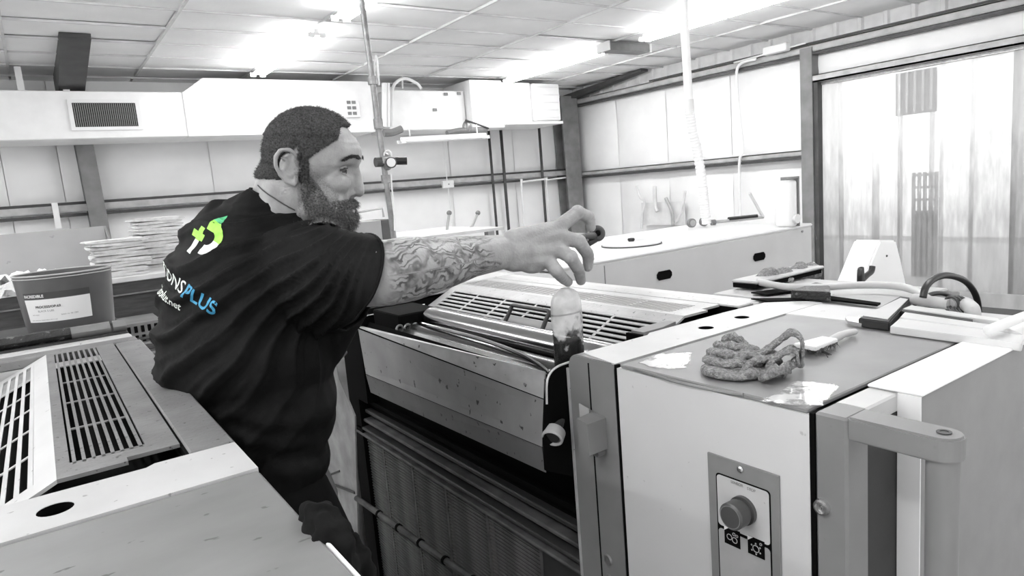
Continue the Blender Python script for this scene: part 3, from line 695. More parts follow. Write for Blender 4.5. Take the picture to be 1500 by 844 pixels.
# ================================================================== PRESS UNITS
def grille(parent, x0, x1, ya, yb, nslot, nrow, zf, m, ncross=None):
    """raised bars between long slots: bars run along y, cross bars along x; zf(x) = surface height"""
    pitch = (x1-x0)/nslot; bw = pitch*.40
    th = .0025
    ang = math.atan2((zf(x1)-zf(x0)), (x1-x0))
    first = None
    for i in range(nslot+1):
        xc = x0+i*pitch
        if first is None:
            xa, xb_ = xc-bw/2, xc+bw/2
            b = PB().prism([(xa, ya, zf(xa)), (xb_, ya, zf(xb_)), (xb_, ya, zf(xb_)-th), (xa, ya, zf(xa)-th)], (0, yb-ya, 0))
            first = part('slat', b, m, parent); fx = xc
        else:
            inst('slat', first, parent, ((xc-fx)*S, 0, (zf(xc)-zf(fx))*S))
    first = None; cw = .009
    for j in range(1, nrow):
        yc = ya+(yb-ya)*j/nrow
        if first is None:
            b = PB().prism([(x0, yc-cw/2, zf(x0)-.0004), (x1, yc-cw/2, zf(x1)-.0004), (x1, yc-cw/2, zf(x1)-th), (x0, yc-cw/2, zf(x0)-th)], (0, cw, 0))
            first = part('cross_bar', b, m, parent); fy = yc
        else: inst('cross_bar', first, parent, (0, (yc-fy)*S, 0))

def unit(dx0, root, right):
    """top of one press unit; dx0 shifts the left unit's drawing along x"""
    X = lambda x: x+dx0
    zr = 1.24
    xs0, xr, xf0, xf1, xp, xe = X(-.25), X(-.03), X(-.012), X(.090), X(.134), X(.205)
    sl = (1.24-1.135)/(.22)
    zs = lambda x: zr-(xr-x)*sl
    m = mTOPR if right else mTOPL
    cov = part('cover', PB()
        # flat part: frame around the slots
        .box((xr, 1.135, zr-.006), (xf0, 2.275, zr)).box((xf1, 1.155, zr-.006), (xp, 2.275, zr))
        .box((xf0, 1.135, zr-.006), (X(.06), 1.20, zr)).box((X(.06), 1.155, zr-.006), (xf1, 1.20, zr)).box((xf0, 2.25, zr-.006), (xf1, 2.275, zr)), m, root)
    grille(cov, xf0+.006, xf1-.006, 1.19, 2.255, 7, 5 if not right else 6, lambda x: zr, m)
    ms = mSTRIP if not right else mTOPR  # left slope lighter than the flat: its stronger light put into colour
    y0_, y1_ = 1.135, 2.275
    a, b_ = xs0+.02, xr-.03
    fr = PB()
    def sq(xa, xb2, ya, yb2): fr.prism([(xa, ya, zs(xa)), (xb2, ya, zs(xb2)), (xb2, ya, zs(xb2)-.006), (xa, ya, zs(xa)-.006)], (0, yb2-ya, 0))
    sq(xs0, a, y0_, y1_); sq(b_, xr, y0_, y1_); sq(a, b_, y0_, y0_+.05); sq(a, b_, y1_-.05, y1_)
    slc = part('slope_cover', fr, ms, root)
    grille(slc, a+.004, b_-.004, y0_+.045, y1_-.045, 9, 6, zs, ms)
    # panel next to the aisle
    part('side_panel', PB().box((xp+.005, 1.098, zr-.02), (xe, 2.265, zr), .003), m, root)
    part('panel_groove', PB().box((xp, 1.10, zr-.02), (xp+.005, 2.265, zr-.004)), mBLACK, root)
    # inside: black sheets paint the shade below the slots, rollers under them
    part('shade_sheet', PB().box((xr-.01, 1.1, zr-.05), (xp, 2.28, zr-.045)), mBLACK, root)
    part('shade_slope_sheet', PB().prism([(xs0-.02, 1.1, zs(xs0)-.05), (xr, 1.1, zr-.045), (xr, 1.1, zr-.05), (xs0-.02, 1.1, zs(xs0)-.055)], (0, 1.18, 0)), mBLACK, root)
    for k in range(5): part('inner_roller', PB().tube([(X(-.22+.075*k), 1.12, zr-.16), (X(-.22+.075*k), 2.28, zr-.16)], .028, 14), mINK, root)  # rollers coloured black as well, for the shade inside

# ---- left unit
lp = thing('printing_press', M(-.3, 1.6, ZG), 'grey printing press unit with slotted top cover at lower left', 'printing press')
unit(0, lp, False)
part('body', PB().box((-.9, 1.12, ZG), (.200, 2.6, 1.07)).box((.14, 1.12, 1.06), (.2, 2.27, 1.218)).box((-.9, .2, ZG), (.198, 1.12, 1.205)), mGREYD, lp)
part('gap_shade', PB().box((-.9, 1.085, 1.205), (.2, 1.14, 1.212)), mBLACK, lp)  # black strip paints the shade in the gap
part('aisle_skirt', PB().box((.198, .2, ZG), (.204, 2.6, 1.2)), mGREY, lp)
# near strip with hole
def strip_hole(pts, holes, z, th, m, parent, name):
    b = bmesh.new(); vs = [b.verts.new((p[0], p[1], z)) for p in pts]; es = [b.edges.new((vs[i], vs[(i+1) % len(vs)])) for i in range(len(vs))]
    for (cx, cy_, r_) in holes:
        hv = [b.verts.new((cx+r_*math.cos(a*PI/12), cy_+r_*math.sin(a*PI/12), z)) for a in range(24)]
        es += [b.edges.new((hv[i], hv[(i+1) % 24])) for i in range(24)]
    bmesh.ops.triangle_fill(b, use_beauty=True, edges=es)
    for f in list(b.faces):
        c = f.calc_center_median()
        if any((c.x-h[0])**2+(c.y-h[1])**2 < (h[2]*.93)**2 for h in holes): b.faces.remove(f)
    for (cx, cy_, r2_) in holes: part('hole_shade', PB().lathe((cx, cy_, 0), [(r2_*.985, z-.0006), (r2_*.985, z-.03), (0, z-.03)], 24), mBLACK, parent)  # black lining paints the shade inside each hole
    r_ = bmesh.ops.extrude_face_region(b, geom=list(b.faces)); 
    for v in [g for g in r_['geom'] if isinstance(g, bmesh.types.BMVert)]: v.co.z -= th
    bb = PB(); bb.merge(b); return part(name, bb, m, parent)
strip_hole([(-.9, .955), (.203, .955), (.203, 1.092), (.09, 1.092), (.078, 1.082), (-.9, 1.09)], [(-.034, 1.017, .021)], 1.24, .012, mSTRIP, lp, 'near_strip')
part('hole_shade_floor', PB().box((-.07, .98, 1.215), (.0, 1.05, 1.218)), mBLACK, lp)  # black floor paints the hole's depth as shade
part('front_plate', PB().box((-.9, .2, 1.21), (.203, .951, 1.238), .004), mPLATE, lp)
part('edge_rail', PB().box((.2035, .2, 1.17), (.208, .70, 1.236), .001), mWHITE, lp)
# far end: rails and greasy bar
part('far_strip', PB().box((-.9, 2.285, 1.21), (.2, 2.36, 1.238), .003), mTOPL, lp)
part('far_rail', PB().box((-.9, 2.37, 1.215), (.195, 2.43, 1.24), .006), mSTRIP, lp)
part('far_deck', PB().box((-.9, 2.43, 1.20), (.19, 2.95, 1.245), .004), mGREYD, lp)
part('grease_bar', PB().tube([(-.9, 2.47, 1.262), (.04, 2.47, 1.262)], .02, 12), mINK, lp)
part('bar_end', PB().tube([(.04, 2.47, 1.262), (.145, 2.47, 1.262)], .019, 12).tube([(.152, 2.47, 1.262), (.19, 2.47, 1.262)], .019, 12), mGREY, lp)
part('round_knob', PB().ell((-.30, 1.36, 1.19), (.05, .05, .035)), mDKROLL, lp)

# ---- right unit
rpz = thing('printing_press', M(1.4, 1.6, ZG), 'large printing press unit with steel ink trough and white control cabinet, at right', 'printing press')
unit(1.338, rpz, True)
XF = .885
part('body', PB().box((1.06, 1.10, ZG), (1.54, 2.45, 1.0)).box((.95, 1.10, ZG), (1.07, 2.45, .95)).box((1.475, 1.10, .95), (1.54, 2.27, 1.218)), mBLACK, rpz)  # solid black core, added to block light inside the press
# operator side cabinet
part('cabinet_side', PB().prism([(XF+.0, .540, 1.232), (XF, .944, 1.232), (XF, .944, ZG), (XF, .540, ZG)], (.03, 0, 0)), mPANEL, rpz)
part('cabinet_core', PB().box((XF+.03, .540, ZG), (1.55, .944, 1.22)), mGREYD, rpz)
part('top_plate', PB().box((XF+.003, .546, 1.232), (1.45, .936, 1.2405), .002), mGLOSS, rpz)
# near strip with the two holes
strip_hole([(XF-.0, .949), (1.62, .949), (1.62, 1.0), (1.55, 1.07), (1.40, 1.08), (1.12, 1.078), (1.10, 1.066), (XF+.02, 1.066)], [(1.231, 1.006, .018), (1.368, 1.008, .018)], 1.24, .012, mSTRIP, rpz, 'near_strip')
part('hole_shade_floor', PB().box((1.2, .97, 1.215), (1.4, 1.03, 1.22)), mBLACK, rpz)  # black floor paints both holes as deep shade
part('cover_ledge', PB().prism([(1.105, 1.083, 1.243), (1.17, 1.083, 1.243), (1.235, 1.10, 1.243), (1.235, 1.122, 1.243), (1.19, 1.128, 1.243), (1.105, 1.122, 1.243)], (0, 0, -.03)), mGREY, rpz)
part('notch_block', PB().box((1.095, 1.082, 1.19), (1.104, 1.13, 1.238)), mBLACK, rpz)
part('gap_shade', PB().box((1.1, 1.075, 1.2), (1.6, 1.14, 1.212)), mBLACK, rpz)  # black strip paints shade between strip and cover
part('top_frame', PB().box((1.451, .50, 1.23), (1.60, .945, 1.2415), .002), mSTRIP, rpz)
# side frame plate with rounded shoulder, between panel and trough
fp = []
for a in range(0, 91, 15): fp.append((XF, 1.066+.028*math.sin(math.radians(a)), 1.211+.028*math.cos(math.radians(a))))
fp += [(XF, 1.1, ZG), (XF, .951, ZG), (XF, .951, 1.239)]
part('frame_plate', PB().prism(fp, (.05, 0, 0), .002), mGREY, rpz)
part('frame_groove', PB().box((XF-.0006, 1.026, ZG), (XF+.002, 1.03, 1.228)), mBLACK, rpz)
part('panel_groove', PB().box((XF-.0006, .944, ZG), (XF+.01, .951, 1.238)), mBLACK, rpz)
part('worn_edge', PB().box((XF-.001, 1.092, .72), (XF+.004, 1.1005, 1.205)), mTROUGH, rpz)
# latch block
lb = part('latch', PB().prism([(XF, 1.045, 1.13), (XF-.012, 1.045, 1.13), (XF-.012, 1.018, 1.127), (XF-.05, 1.016, 1.125), (XF-.05, .985, 1.12), (XF, .985, 1.12)], (0, 0, -.066)), mGREY, rpz)
part('latch_bolt', PB().tube([(XF-.012, 1.034, 1.09), (XF-.02, 1.034, 1.09)], .008, 12), mSTEEL, lb)
part('latch_bolt', PB().tube([(XF-.0, 1.0, 1.045), (XF-.02, 1.0, 1.045)], .008, 12), mGAL, lb)
for z in (.80, .755): part('bolt', PB().lathe((XF-.004, 1.005, z), [(0, 0), (.010, 0), (.012, .004), (.012, .01)], 12, (1, 0, 0)), mGAL, rpz)
# post at the near corner
part('corner_post', PB().box((XF, .484, ZG), (XF+.06, .533, 1.240), .004), mGREY, rpz)
part('post_groove', PB().box((XF, .533, ZG), (XF+.03, .541, 1.236)), mBLACK, rpz)
part('latch_plate', PB().prism([(XF-.013, 1.048, 1.14), (XF-.013, 1.02, 1.135), (XF-.013, 1.02, 1.06), (XF-.013, 1.035, 1.045), (XF-.013, 1.048, 1.07)], (-.003, 0, 0)), mGIRT, lb)
part('post_strip', PB().box((XF+.055, .486, 1.21), (1.62, .533, 1.240), .003), mSTRIP, rpz)
part('near_face', PB().box((XF+.055, .487, ZG), (2.3, .53, 1.21)), mGREYD, rpz)  # the shade on this face is put into its dark grey
pb_ = part('post_bolt', PB().lathe((XF-.006, .522, 1.095), [(0, .001), (.003, .0), (.004, .004), (.008, .004), (.009, 0), (.012, .001), (.013, .006)], 16, (1, 0, 0)), mBOLT, rpz)
# projecting block on the right
part('side_housing', PB().box((1.036, .452, ZG), (2.6, .53, 1.241), .006, 2), mat('shaded housing grey', .24, .45, var=.06, scale=20), rpz)  # near face darker than top and side: its shade is in the colour
part('housing_lit_top', PB().box((1.034, .450, 1.241), (2.6, .533, 1.246), .002), mWHITE, rpz)  # white plate paints the stronger light on the top
part('housing_lit_side', PB().box((1.033, .4525, ZG), (1.0358, .486, 1.241)), mWHITE, rpz)  # white plate paints the light on the left face
part('housing_relief', PB().tube(curve([(1.13, .4505, ZG), (1.13, .4505, .92), (1.12, .4505, 1.0), (1.095, .4505, 1.04), (1.06, .4505, 1.055)]), .0025, 6), mSTRIP, rpz)
# handle: flat arm and upright round bar
hb = []
c0 = (.912, .372); wR = .025
for a in range(0, 181, 20): hb.append((c0[0]-wR*math.cos(math.radians(a)), c0[1]-wR*math.sin(math.radians(a)), 1.242))
hb = [(XF+.002, .486, 1.242)] + hb + [(XF+.052, .486, 1.242)]
part('handle_arm', PB().prism(hb, (0, 0, -.034), .003), mGREY, rpz)
part('handle_bar', PB().tube([(.912, .372, ZG), (.912, .372, 1.21)], .0195, 28), mGREY, rpz)
part('handle_bolt', PB().lathe((.912, .371, 1.2425), [(.0, .0003), (.005, .0003), (.005, .0012), (.009, .0012), (.009, .0003)], 20), mSTEEL, rpz)
# curled edge of the top plate
part('curled_lip', PB().tube(curve([(XF+.004, .90, 1.238), (XF-.004, .84, 1.238), (XF-.005, .78, 1.236), (XF+.0, .70, 1.236), (XF+.002, .655, 1.239)]), .003, 8), mSTEELM, rpz)
# control panel
ya0, ya1, zt0 = .728, .591, 1.122
cp = part('control_panel', PB().box((XF-.004, ya1, .80), (XF, ya0, zt0), .0006), mat('grey control plate', .22, .5, var=.06, scale=30), rpz)
def rrect(x, y0, y1, z0, z1, r_, d, press=True):
    pts = []
    for (cy_, cz, a0) in ((y1-r_, z1-r_, 0), (y0+r_, z1-r_, 90), (y0+r_, z0+r_, 180), (y1-r_, z0+r_, 270)):
        for a in range(0, 91, 22): pts.append((x, cy_+r_*math.cos(math.radians(a0+a)), cz+r_*math.sin(math.radians(a0+a))))
    return PB().prism(pts, (d, 0, 0))
part('panel_border', rrect(XF-.0045, .606, .711, .81, 1.092, .007, .001), mBLACK, cp)
part('upper_label', rrect(XF-.0052, .6085, .7085, .998, 1.0895, .006, .001), mSTRIP, cp)
part('lower_label', rrect(XF-.0052, .6085, .7085, .815, .992, .006, .001), mGIRT, cp)
part('panel_screw', PB().ell((XF-.005, .661, 1.112), (.004, .0065, .0065)), mBOLT, cp)
def yz(px, py): q = at(px, py, 'x', (XF-.005)*S); return q
q = yz(1090, 747)
kb = part('stop_knob', B().lathe(q, [(0, -.032), (.0165, -.032), (.0195, -.0295), (.0195, -.012), (.0165, -.010), (.0165, -.006), (.021, -.006), (.021, 0)], 32, (1, 0, 0)), mKNOB, cp)
kb['label'] = 'round dark push knob'
part('knob_ring', B().lathe(q+Vector((-.0322, 0, 0)), [(.0155, 0), (.0165, 0), (.0165, .0003), (.0155, .0003)], 32, (1, 0, 0)), mGREY, cp)
for k, (px, py) in enumerate(((1073, 787), (1108, 802))):
    q = yz(px, py); w, h = .0135, .0135
    ic = part('pictogram', B().box((q.x-.0008, q.y-w, q.z-h), (q.x, q.y+w, q.z+h)), mBLACK, cp)
    b = B(); xo = q.x-.0012
    if k == 0:
        b.ring((xo, q.y+.0045, q.z-.001), (1, 0, 0), .0042, .0006, 20, 5).ring((xo, q.y-.0045, q.z-.003), (1, 0, 0), .0042, .0006, 20, 5)
        b.ring((xo, q.y-.0035, q.z+.006), (1, 0, 0), .0022, .0005, 14, 5).ring((xo, q.y-.0085, q.z+.005), (1, 0, 0), .0018, .0005, 14, 5)
    else:
        b.ring((xo, q.y, q.z-.002), (1, 0, 0), .005, .0007, 22, 5)
        for a in range(6): b.ell((xo, q.y+.0078*math.cos(a*PI/3+.5), q.z-.002+.0078*math.sin(a*PI/3+.5)), (.0005, .0014, .0014), None, 8)
        b.ring((xo, q.y-.008, q.z+.008), (1, 0, 0), .0017, .0005, 12, 5)
    part('pictogram_lines', b, mGIRT, ic)
    part('corner_flag', B().prism([(q.x-.001, q.y+w, q.z+h), (q.x-.001, q.y+w-.009, q.z+h), (q.x-.001, q.y+w, q.z+h-.007)], (.0004, 0, 0)), mPAPER, ic)
for body, py_, px_, sz in (('SENSOR', 707, 1071, .0058), ('STOP', 717, 1095, .0058)):
    q = yz(px_, py_); me = text_mesh(body, sz, .0001); place_text(me, q+Vector((-.0012, 0, 0)), (0, -1, 0), (0, 0, 1), (-1, 0, 0))
    link('lettering', me, mSTEELM, cp)

# ---- ink trough
YR, YL = 1.115, 2.26
def tr(px, py, xl=None): return at(px, py, 'y', YR*S)
pr = [(.852, 1.202), (.821, 1.152)]
prof_top = [(.866, 1.206), (.823, 1.150), (.821, 1.152), (.864, 1.209)]
def loft(ptsR, ptsL, m_, nm, lab_=None):
    b = B(); n = len(ptsR); b._add(list(ptsR)+list(ptsL), [(i_, (i_+1) % n, n+(i_+1) % n, n+i_) for i_ in range(n)]+[tuple(range(n)), tuple(range(n, 2*n))]); return part(nm, b, m_, rpz, 30, lab_)
def pq(px, py, yv, dx_=0, dz_=0): q_ = at(px, py, 'y', yv*S); return q_+Vector((dx_, 0, dz_))
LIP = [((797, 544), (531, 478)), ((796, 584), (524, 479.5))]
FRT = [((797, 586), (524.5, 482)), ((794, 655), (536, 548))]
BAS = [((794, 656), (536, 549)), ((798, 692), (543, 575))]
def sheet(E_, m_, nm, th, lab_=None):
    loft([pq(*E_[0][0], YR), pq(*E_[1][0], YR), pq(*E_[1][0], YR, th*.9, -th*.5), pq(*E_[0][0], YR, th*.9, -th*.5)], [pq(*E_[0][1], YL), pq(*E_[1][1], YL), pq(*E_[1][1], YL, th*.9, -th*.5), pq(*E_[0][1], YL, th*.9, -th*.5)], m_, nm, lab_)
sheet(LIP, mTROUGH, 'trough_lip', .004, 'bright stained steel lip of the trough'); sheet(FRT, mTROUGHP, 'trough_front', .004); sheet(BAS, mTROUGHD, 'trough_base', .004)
bkR = [(.858, 1.190), (.90, 1.14), (.93, 1.05), (.95, .95), (.836, .985), (.832, 1.05), (.832, 1.15)]
loft([M(a, YR, z) for a, z in bkR], [M(a+.068, YL, z-.03) for a, z in bkR], mBLACK, 'trough_back')
part('trough_bolt', B().lathe(at(772, 562, 'x', .838*S), [(0, -.004), (.006, -.004), (.008, 0)], 12, (1, 0, -.8)), mBOLT, rpz)
# end caps
def cap_poly(pts_px, y, dy, m, nm, bev=.001):
    P = [at(a, b_, 'y', y*S) for a, b_ in pts_px]
    return part(nm, B().prism(P, (0, dy*S, 0), bev), m, rpz)
cap_poly([(800, 690), (797, 640), (799, 590), (801, 560), (806, 546), (818, 536), (836, 529), (856, 527), (856, 560), (846, 700)], 1.103, .008, mBLACK, 'end_plate')
P = [at(a, b_, 'y', 1.101*S) for a, b_ in ((801, 592), (801, 562), (806, 547), (817, 537), (836, 530))]
part('end_plate_rim', B().tube(curve(P), .0022, 8), mTROUGH, rpz)
cap_poly([(522, 477), (526, 468), (540, 462), (622, 447), (622, 520), (560, 560), (528, 500)], YL+.005, .012, mBLACK, 'far_end_plate')
P = [at(a, b_, 'y', (YL+.003)*S) for a, b_ in ((530, 480), (524, 474), (527, 468), (540, 462), (622, 446))]
part('far_plate_rim', B().tube(curve(P), .002, 6), mTROUGH, rpz)
# rollers
part('ink_roller', PB().tube([(1.062, 1.10, 1.172), (1.062, 2.03, 1.172)], .043, 36), mCHROME, rpz)
part('ink_roller', PB().tube([(.985, 1.10, 1.140), (.985, 2.05, 1.140)], .032, 30), mDKROLL, rpz)
part('ink_roller', PB().tube([(.925, 1.10, 1.105), (.945, 2.05, 1.105)], .03, 30), mDKROLL, rpz)
part('bearing_block', PB().box((.94, 2.04, 1.0), (1.10, 2.25, 1.205), .004), mBLACK, rpz)
part('roller_guard', PB().box((1.082, 1.10, 1.145), (1.092, 2.1, 1.205), .002), mGIRT, rpz)
part('ink_blade', PB().prism([(.905, 1.16, 1.150), (.945, 1.16, 1.163), (.945, 1.16, 1.160), (.905, 1.16, 1.147)], (0, .88, 0)), mDKROLL, rpz)
part('glint_rod', PB().tube(curve([(1.0, 2.03, 1.172), (.985, 1.9, 1.178), (.975, 1.6, 1.182), (.955, 1.35, 1.175), (.93, 1.2, 1.15), (.915, 1.13, 1.12)]), .006, 8), mCHROME, rpz)  # added rod stands in for bright reflections in the ink duct
for (x_, y_) in ((.965, 2.03), (.99, 2.02), (.94, 2.04)): part('spring', PB().ring((x_, y_, 1.16), (0, 1, 0), .012, .004, 12, 6), mGAL, rpz)
# handle on the slope
zs_r = lambda x: 1.24-(1.308-x)*.4773
hy0, hy1 = 1.745, 1.555
def zsl(x): return zs_r(x)
part('lift_handle', PB().tube(curve([(1.16, hy0, zsl(1.16)), (1.185, hy0, zsl(1.185)+.02), (1.20, hy0, zsl(1.2)+.035), (1.20, hy0-.02, zsl(1.2)+.038)], 5)+curve([(1.20, hy1+.03, zsl(1.2)+.038), (1.20, hy1, zsl(1.2)+.035), (1.185, hy1-.0, zsl(1.185)+.02), (1.16, hy1-.005, zsl(1.16))], 5), .0068, 10), mPLASB, rpz)
part('handle_plate', PB().prism([(1.13, 1.52, zsl(1.13)+.003), (1.20, 1.52, zsl(1.20)+.003), (1.20, 1.78, zsl(1.20)+.003), (1.13, 1.78, zsl(1.13)+.003)], (0, 0, -.002)), mGREY, rpz)
# thumb screw below the shoulder
q = at(812, 634, 'y', 1.10*S); dq = Vector((-.75, -.45, -.45)).normalized()
part('thumb_screw', B().tube([q+dq*.012, q-dq*.055], .013, 16), mDKROLL, rpz)
part('thumb_screw_head', B().lathe(q+dq*.004, [(.0165, -.012), (.0185, -.012), (.0205, -.010), (.0205, .008), (.0185, .010), (.0165, .010), (.0165, -.012)], 26, -dq), mGIRT, rpz, label='pale ring-shaped screw head')
part('thumb_screw_face', B().tube([q+dq*.010, q-dq*.008], .0168, 22), mKNOB, rpz)
# rails under the trough
for k, (x_, z_, m_, w_) in enumerate(((.925, .80, mGREYD, .014), (.915, .765, mLOUV, .012), (.905, .735, mGREYD, .012), (.90, .71, mLOUV, .01))):
    part('guide_rail', PB().box((x_, 1.10, z_-w_), (x_+.06, 2.47, z_), .003), m_, rpz)
part('rail_shelf', PB().box((.93, 1.10, .83), (1.07, 2.45, .845)), mBLACK, rpz)  # black puts the deep shade under the trough into its colour
# louvred guard
XL = .925; divs = [2.47, 2.253, 2.018, 1.789, 1.551, 1.30]
part('guard_back', PB().box((XL+.012, 1.1, ZG+.1), (XL+.02, 2.47, .71)), mBLACK, rpz)
part('guard_frame', PB().box((XL-.004, 1.1, .688), (XL+.012, 2.47, .71)), mLOUV, rpz)
part('guard_end', PB().box((XL-.004, 1.1, ZG+.1), (XL+.012, 1.30, .688)), mGREYD, rpz)
src = None
for j in range(5):
    ya, yb2 = divs[j+1]+.006, divs[j]-.006
    part('guard_divider', PB().box((XL-.006, divs[j+1]-.006, ZG+.1), (XL+.012, divs[j+1]+.006, .69)), mLOUV, rpz)
    zz = .676; src = None
    for k in range(56):
        z_ = .678-k*.0115
        if src is None:
            src = part('louvre', PB().prism([(XL-.001, ya, z_+.001), (XL-.005, ya, z_-.001), (XL-.005, ya, z_-.005), (XL-.003, ya, z_-.005)], (0, yb2-ya, 0)), mLOUV, rpz)
        else: inst('louvre', src, rpz, (0, 0, -k*.0115*S))
rod = [(.895, 3.02, .30), (.895, 2.5, .405), (.895, 1.1, .51)]
part('guard_rod', PB().tube([(.892, 2.52, .405), (.892, 1.1, .50)], .011, 12), mLOUV, rpz)
for k in range(7): 
    y_ = 2.3-k*.17; part('rod_collar', PB().tube([(.892, y_, .405+(2.52-y_)*.067), (.892, y_-.012, .406+(2.52-y_)*.067)], .014, 12), mBLACK, rpz)
# far side frame cover of the press
P = [at(a, b_, 'x', .90*S) for a, b_ in ((487, 512), (497, 555), (520, 610), (528, 900), (478, 900), (470, 740), (462, 680), (466, 590))]
part('far_frame_cover', B().prism(P, (.05, 0, 0), .003), mat('far frame paint', .26, .6, var=.3, scale=12), rpz)
part('far_post', PB().box((.905, 2.40, ZG), (.98, 2.50, 1.14)), mBLACK, rpz)  # post blackened: shade at the depth of the press put into colour
part('far_frame', PB().box((.90, 2.30, .85), (1.54, 2.42, 1.20)), mBLACK, rpz)  # frame blackened likewise, shade painted in
q = at(504, 515, 'y', 2.32*S); part('far_knob', B().tube([q, q+Vector((-.03, -.02, -.01))], .012, 12), mGIRT, rpz)
P = [at(467, 702, 'x', .86*S), at(498, 690, 'x', .9*S), at(520, 722, 'x', .9*S)]
part('lever', B().tube([P[0], P[1]], .004, 8).tube([P[0], P[2]], .005, 8), mPLASB, rpz)
part('far_top_strip', PB().box((1.10, 2.29, 1.21), (1.6, 2.42, 1.24), .003), mSTRIP, rpz)

# ---- deck to the right of the press
dk = thing('catwalk_deck', M(1.9, 1.5, ZG), 'pale deck plate between right press and white cabinet', 'deck')
part('deck_plate', PB().box((1.545, 1.095, 1.20), (1.60, 2.42, 1.236), .004), mSTRIP, dk)
part('deck_plate', PB().box((1.625, .80, 1.20), (1.98, 1.30, 1.234), .004), mDECK, dk)
part('deck_support', PB().box((1.63, .55, ZG), (1.96, 1.28, 1.195)), mGREYD, dk)
part('side_plate', PB().box((1.605, .54, 1.20), (1.70, .795, 1.236), .004), mSTRIP, dk)
for a, b_ in (((1190, 416), (1100, 428)), ((1160, 436), (1100, 437))):
    q, w = at(a[0], a[1], 'z', ZT+.002), at(b_[0], b_[1], 'z', ZT+.002)
    part('slot', B().prism([q, w, w+Vector((-.01, -.05, 0)), q+Vector((-.01, -.05, 0))], (0, 0, -.003)), mBLACK, dk)
P = [at(a, b_, 'z', ZT+.001) for a, b_ in ((1158, 438), (1195, 425), (1215, 429), (1217, 441))]
part('ink_tray', B().prism(P, (0, 0, .02), .002), mINK, dk)
P = [at(a, b_, 'z', ZT+.001) for a, b_ in ((1217, 436), (1290, 446), (1285, 449), (1217, 441))]
part('slot', B().prism(P, (0, 0, .004)), mBLACK, dk)
# box with gloves
za_ = ZT+.0
q0 = at(1110, 424, 'z', za_); q1 = at(1208, 416, 'z', za_)
hq = at(1113, 412, 'y', q0.y).z
gb = thing('low_shelf', ((q0.x+q1.x)/2, q0.y+.05, za_), 'low dark-edged shelf on the deck carrying crumpled gloves', 'shelf')
part('shelf_top', B().box((q0.x, q0.y, za_+.012), (q0.x+.31, q0.y+.08, hq), .003), mGIRT, gb)
part('shelf_foot', B().box((q0.x, q0.y+.004, za_), (q0.x+.30, q0.y+.075, za_+.012)), mBLACK, gb)
gx = [at(a, 404, 'y', q0.y+.04) for a in (1128, 1150, 1172, 1190)]
b = B()
for i, g in enumerate(gx): b.chain([g+Vector((-.03, random.uniform(-.02, .02), random.uniform(-.012, .004))), g+Vector((0, 0, random.uniform(-.005, .018))), g+Vector((.035, random.uniform(-.02, .02), -.012))], [.019, .024, .016], 10)
me = voxel(b, .004, 2); co = getco(me); no = getno(me); co += no*(nz(co, 60, 3)[:, None]*.007); setco(me, co)
tag(link('work_gloves', me, mRAG), 'crumpled soiled work gloves on the low shelf beside the white cabinet', 'gloves')
q = at(1191, 398, 'y', q0.y+.06); o = link('small_bottle', B().lathe(q-Vector((0, 0, .02)), [(0, 0), (.011, 0), (.011, .03), (.005, .035), (.005, .048), (0, .048)], 14).mesh('b', 40), mWHITE)
tag(o, 'tiny white dropper bottle standing among the gloves', 'bottle')
# beige hose
zd = ZT+.016
P = [at(a, b_, 'z', zd) for a, b_ in ((1111, 413), (1150, 420), (1200, 421), (1250, 418), (1300, 418), (1335, 424), (1362, 440))]
for i in (3, 4, 5): P[i].z += .0
tag(link('beige_hose', B().tube(curve(P), .0085, 14).mesh('h', True), mHOSE), 'long beige hose lying across the deck from shelf to fitting', 'hose')
hf = thing('hose_fitting', at(1400, 452, 'z', zd), 'pale pipe elbow clamped to the hose end beside the black loop', 'fitting')
part('pipe', B().tube([at(1338, 438, 'z', zd+.004), at(1392, 446, 'z', zd+.004)], .011, 14), mHOSE, hf)
part('elbow', B().tube(curve([at(1392, 446, 'z', zd+.004), at(1410, 444, 'z', zd+.006), at(1423, 452, 'z', zd+.004), at(1425, 463, 'z', zd-.01)]), .013, 14), mHOSE, hf)
for px in (1394, 1400, 1406): part('clamp', B().ring(at(px, 446, 'z', zd+.005), (1, -.3, 0), .0145, .003, 18, 6), mSTEEL, hf)
for k in range(4): part('wire', B().tube(curve([at(1385+k*5, 446, 'z', zd), at(1393+k*5, 455+k, 'z', zd), at(1404+k*4, 462+k, 'z', zd-.006)]), .0018, 6), mSTEEL, hf)
yl = .70*S
P = [at(a, b_, 'y', yl) for a, b_ in ((1352, 436), (1356, 421), (1366, 410), (1381, 404), (1397, 405), (1414, 412), (1426, 426), (1432, 442), (1434, 462))]
tag(link('black_hose_loop', B().tube(curve(P), .0065, 12).mesh('h', True), mPLASB), 'black rubber hose arching in a loop at the right', 'hose')
P = [at(a, b_, 'y', yl+.05) for a, b_ in ((1340, 445), (1362, 432), (1380, 430), (1398, 437), (1408, 448))]
tag(link('black_cable', B().tube(curve(P), .005, 10).mesh('h', True), mPLASB), 'low black cable bending under the loop', 'cable')
P = [Vector((at(1262, 428, 'y', 1.5*S).x, 1.5*S, 0))]+[at(a, b_, 'y', 1.5*S) for a, b_ in ((1262, 428), (1260, 415), (1268, 405), (1276, 398), (1278, 390))]
tag(link('black_cable', B().tube(curve(P), .011, 10).mesh('h', True), mPLASB), 'short black cable rising left of the white hopper', 'cable')
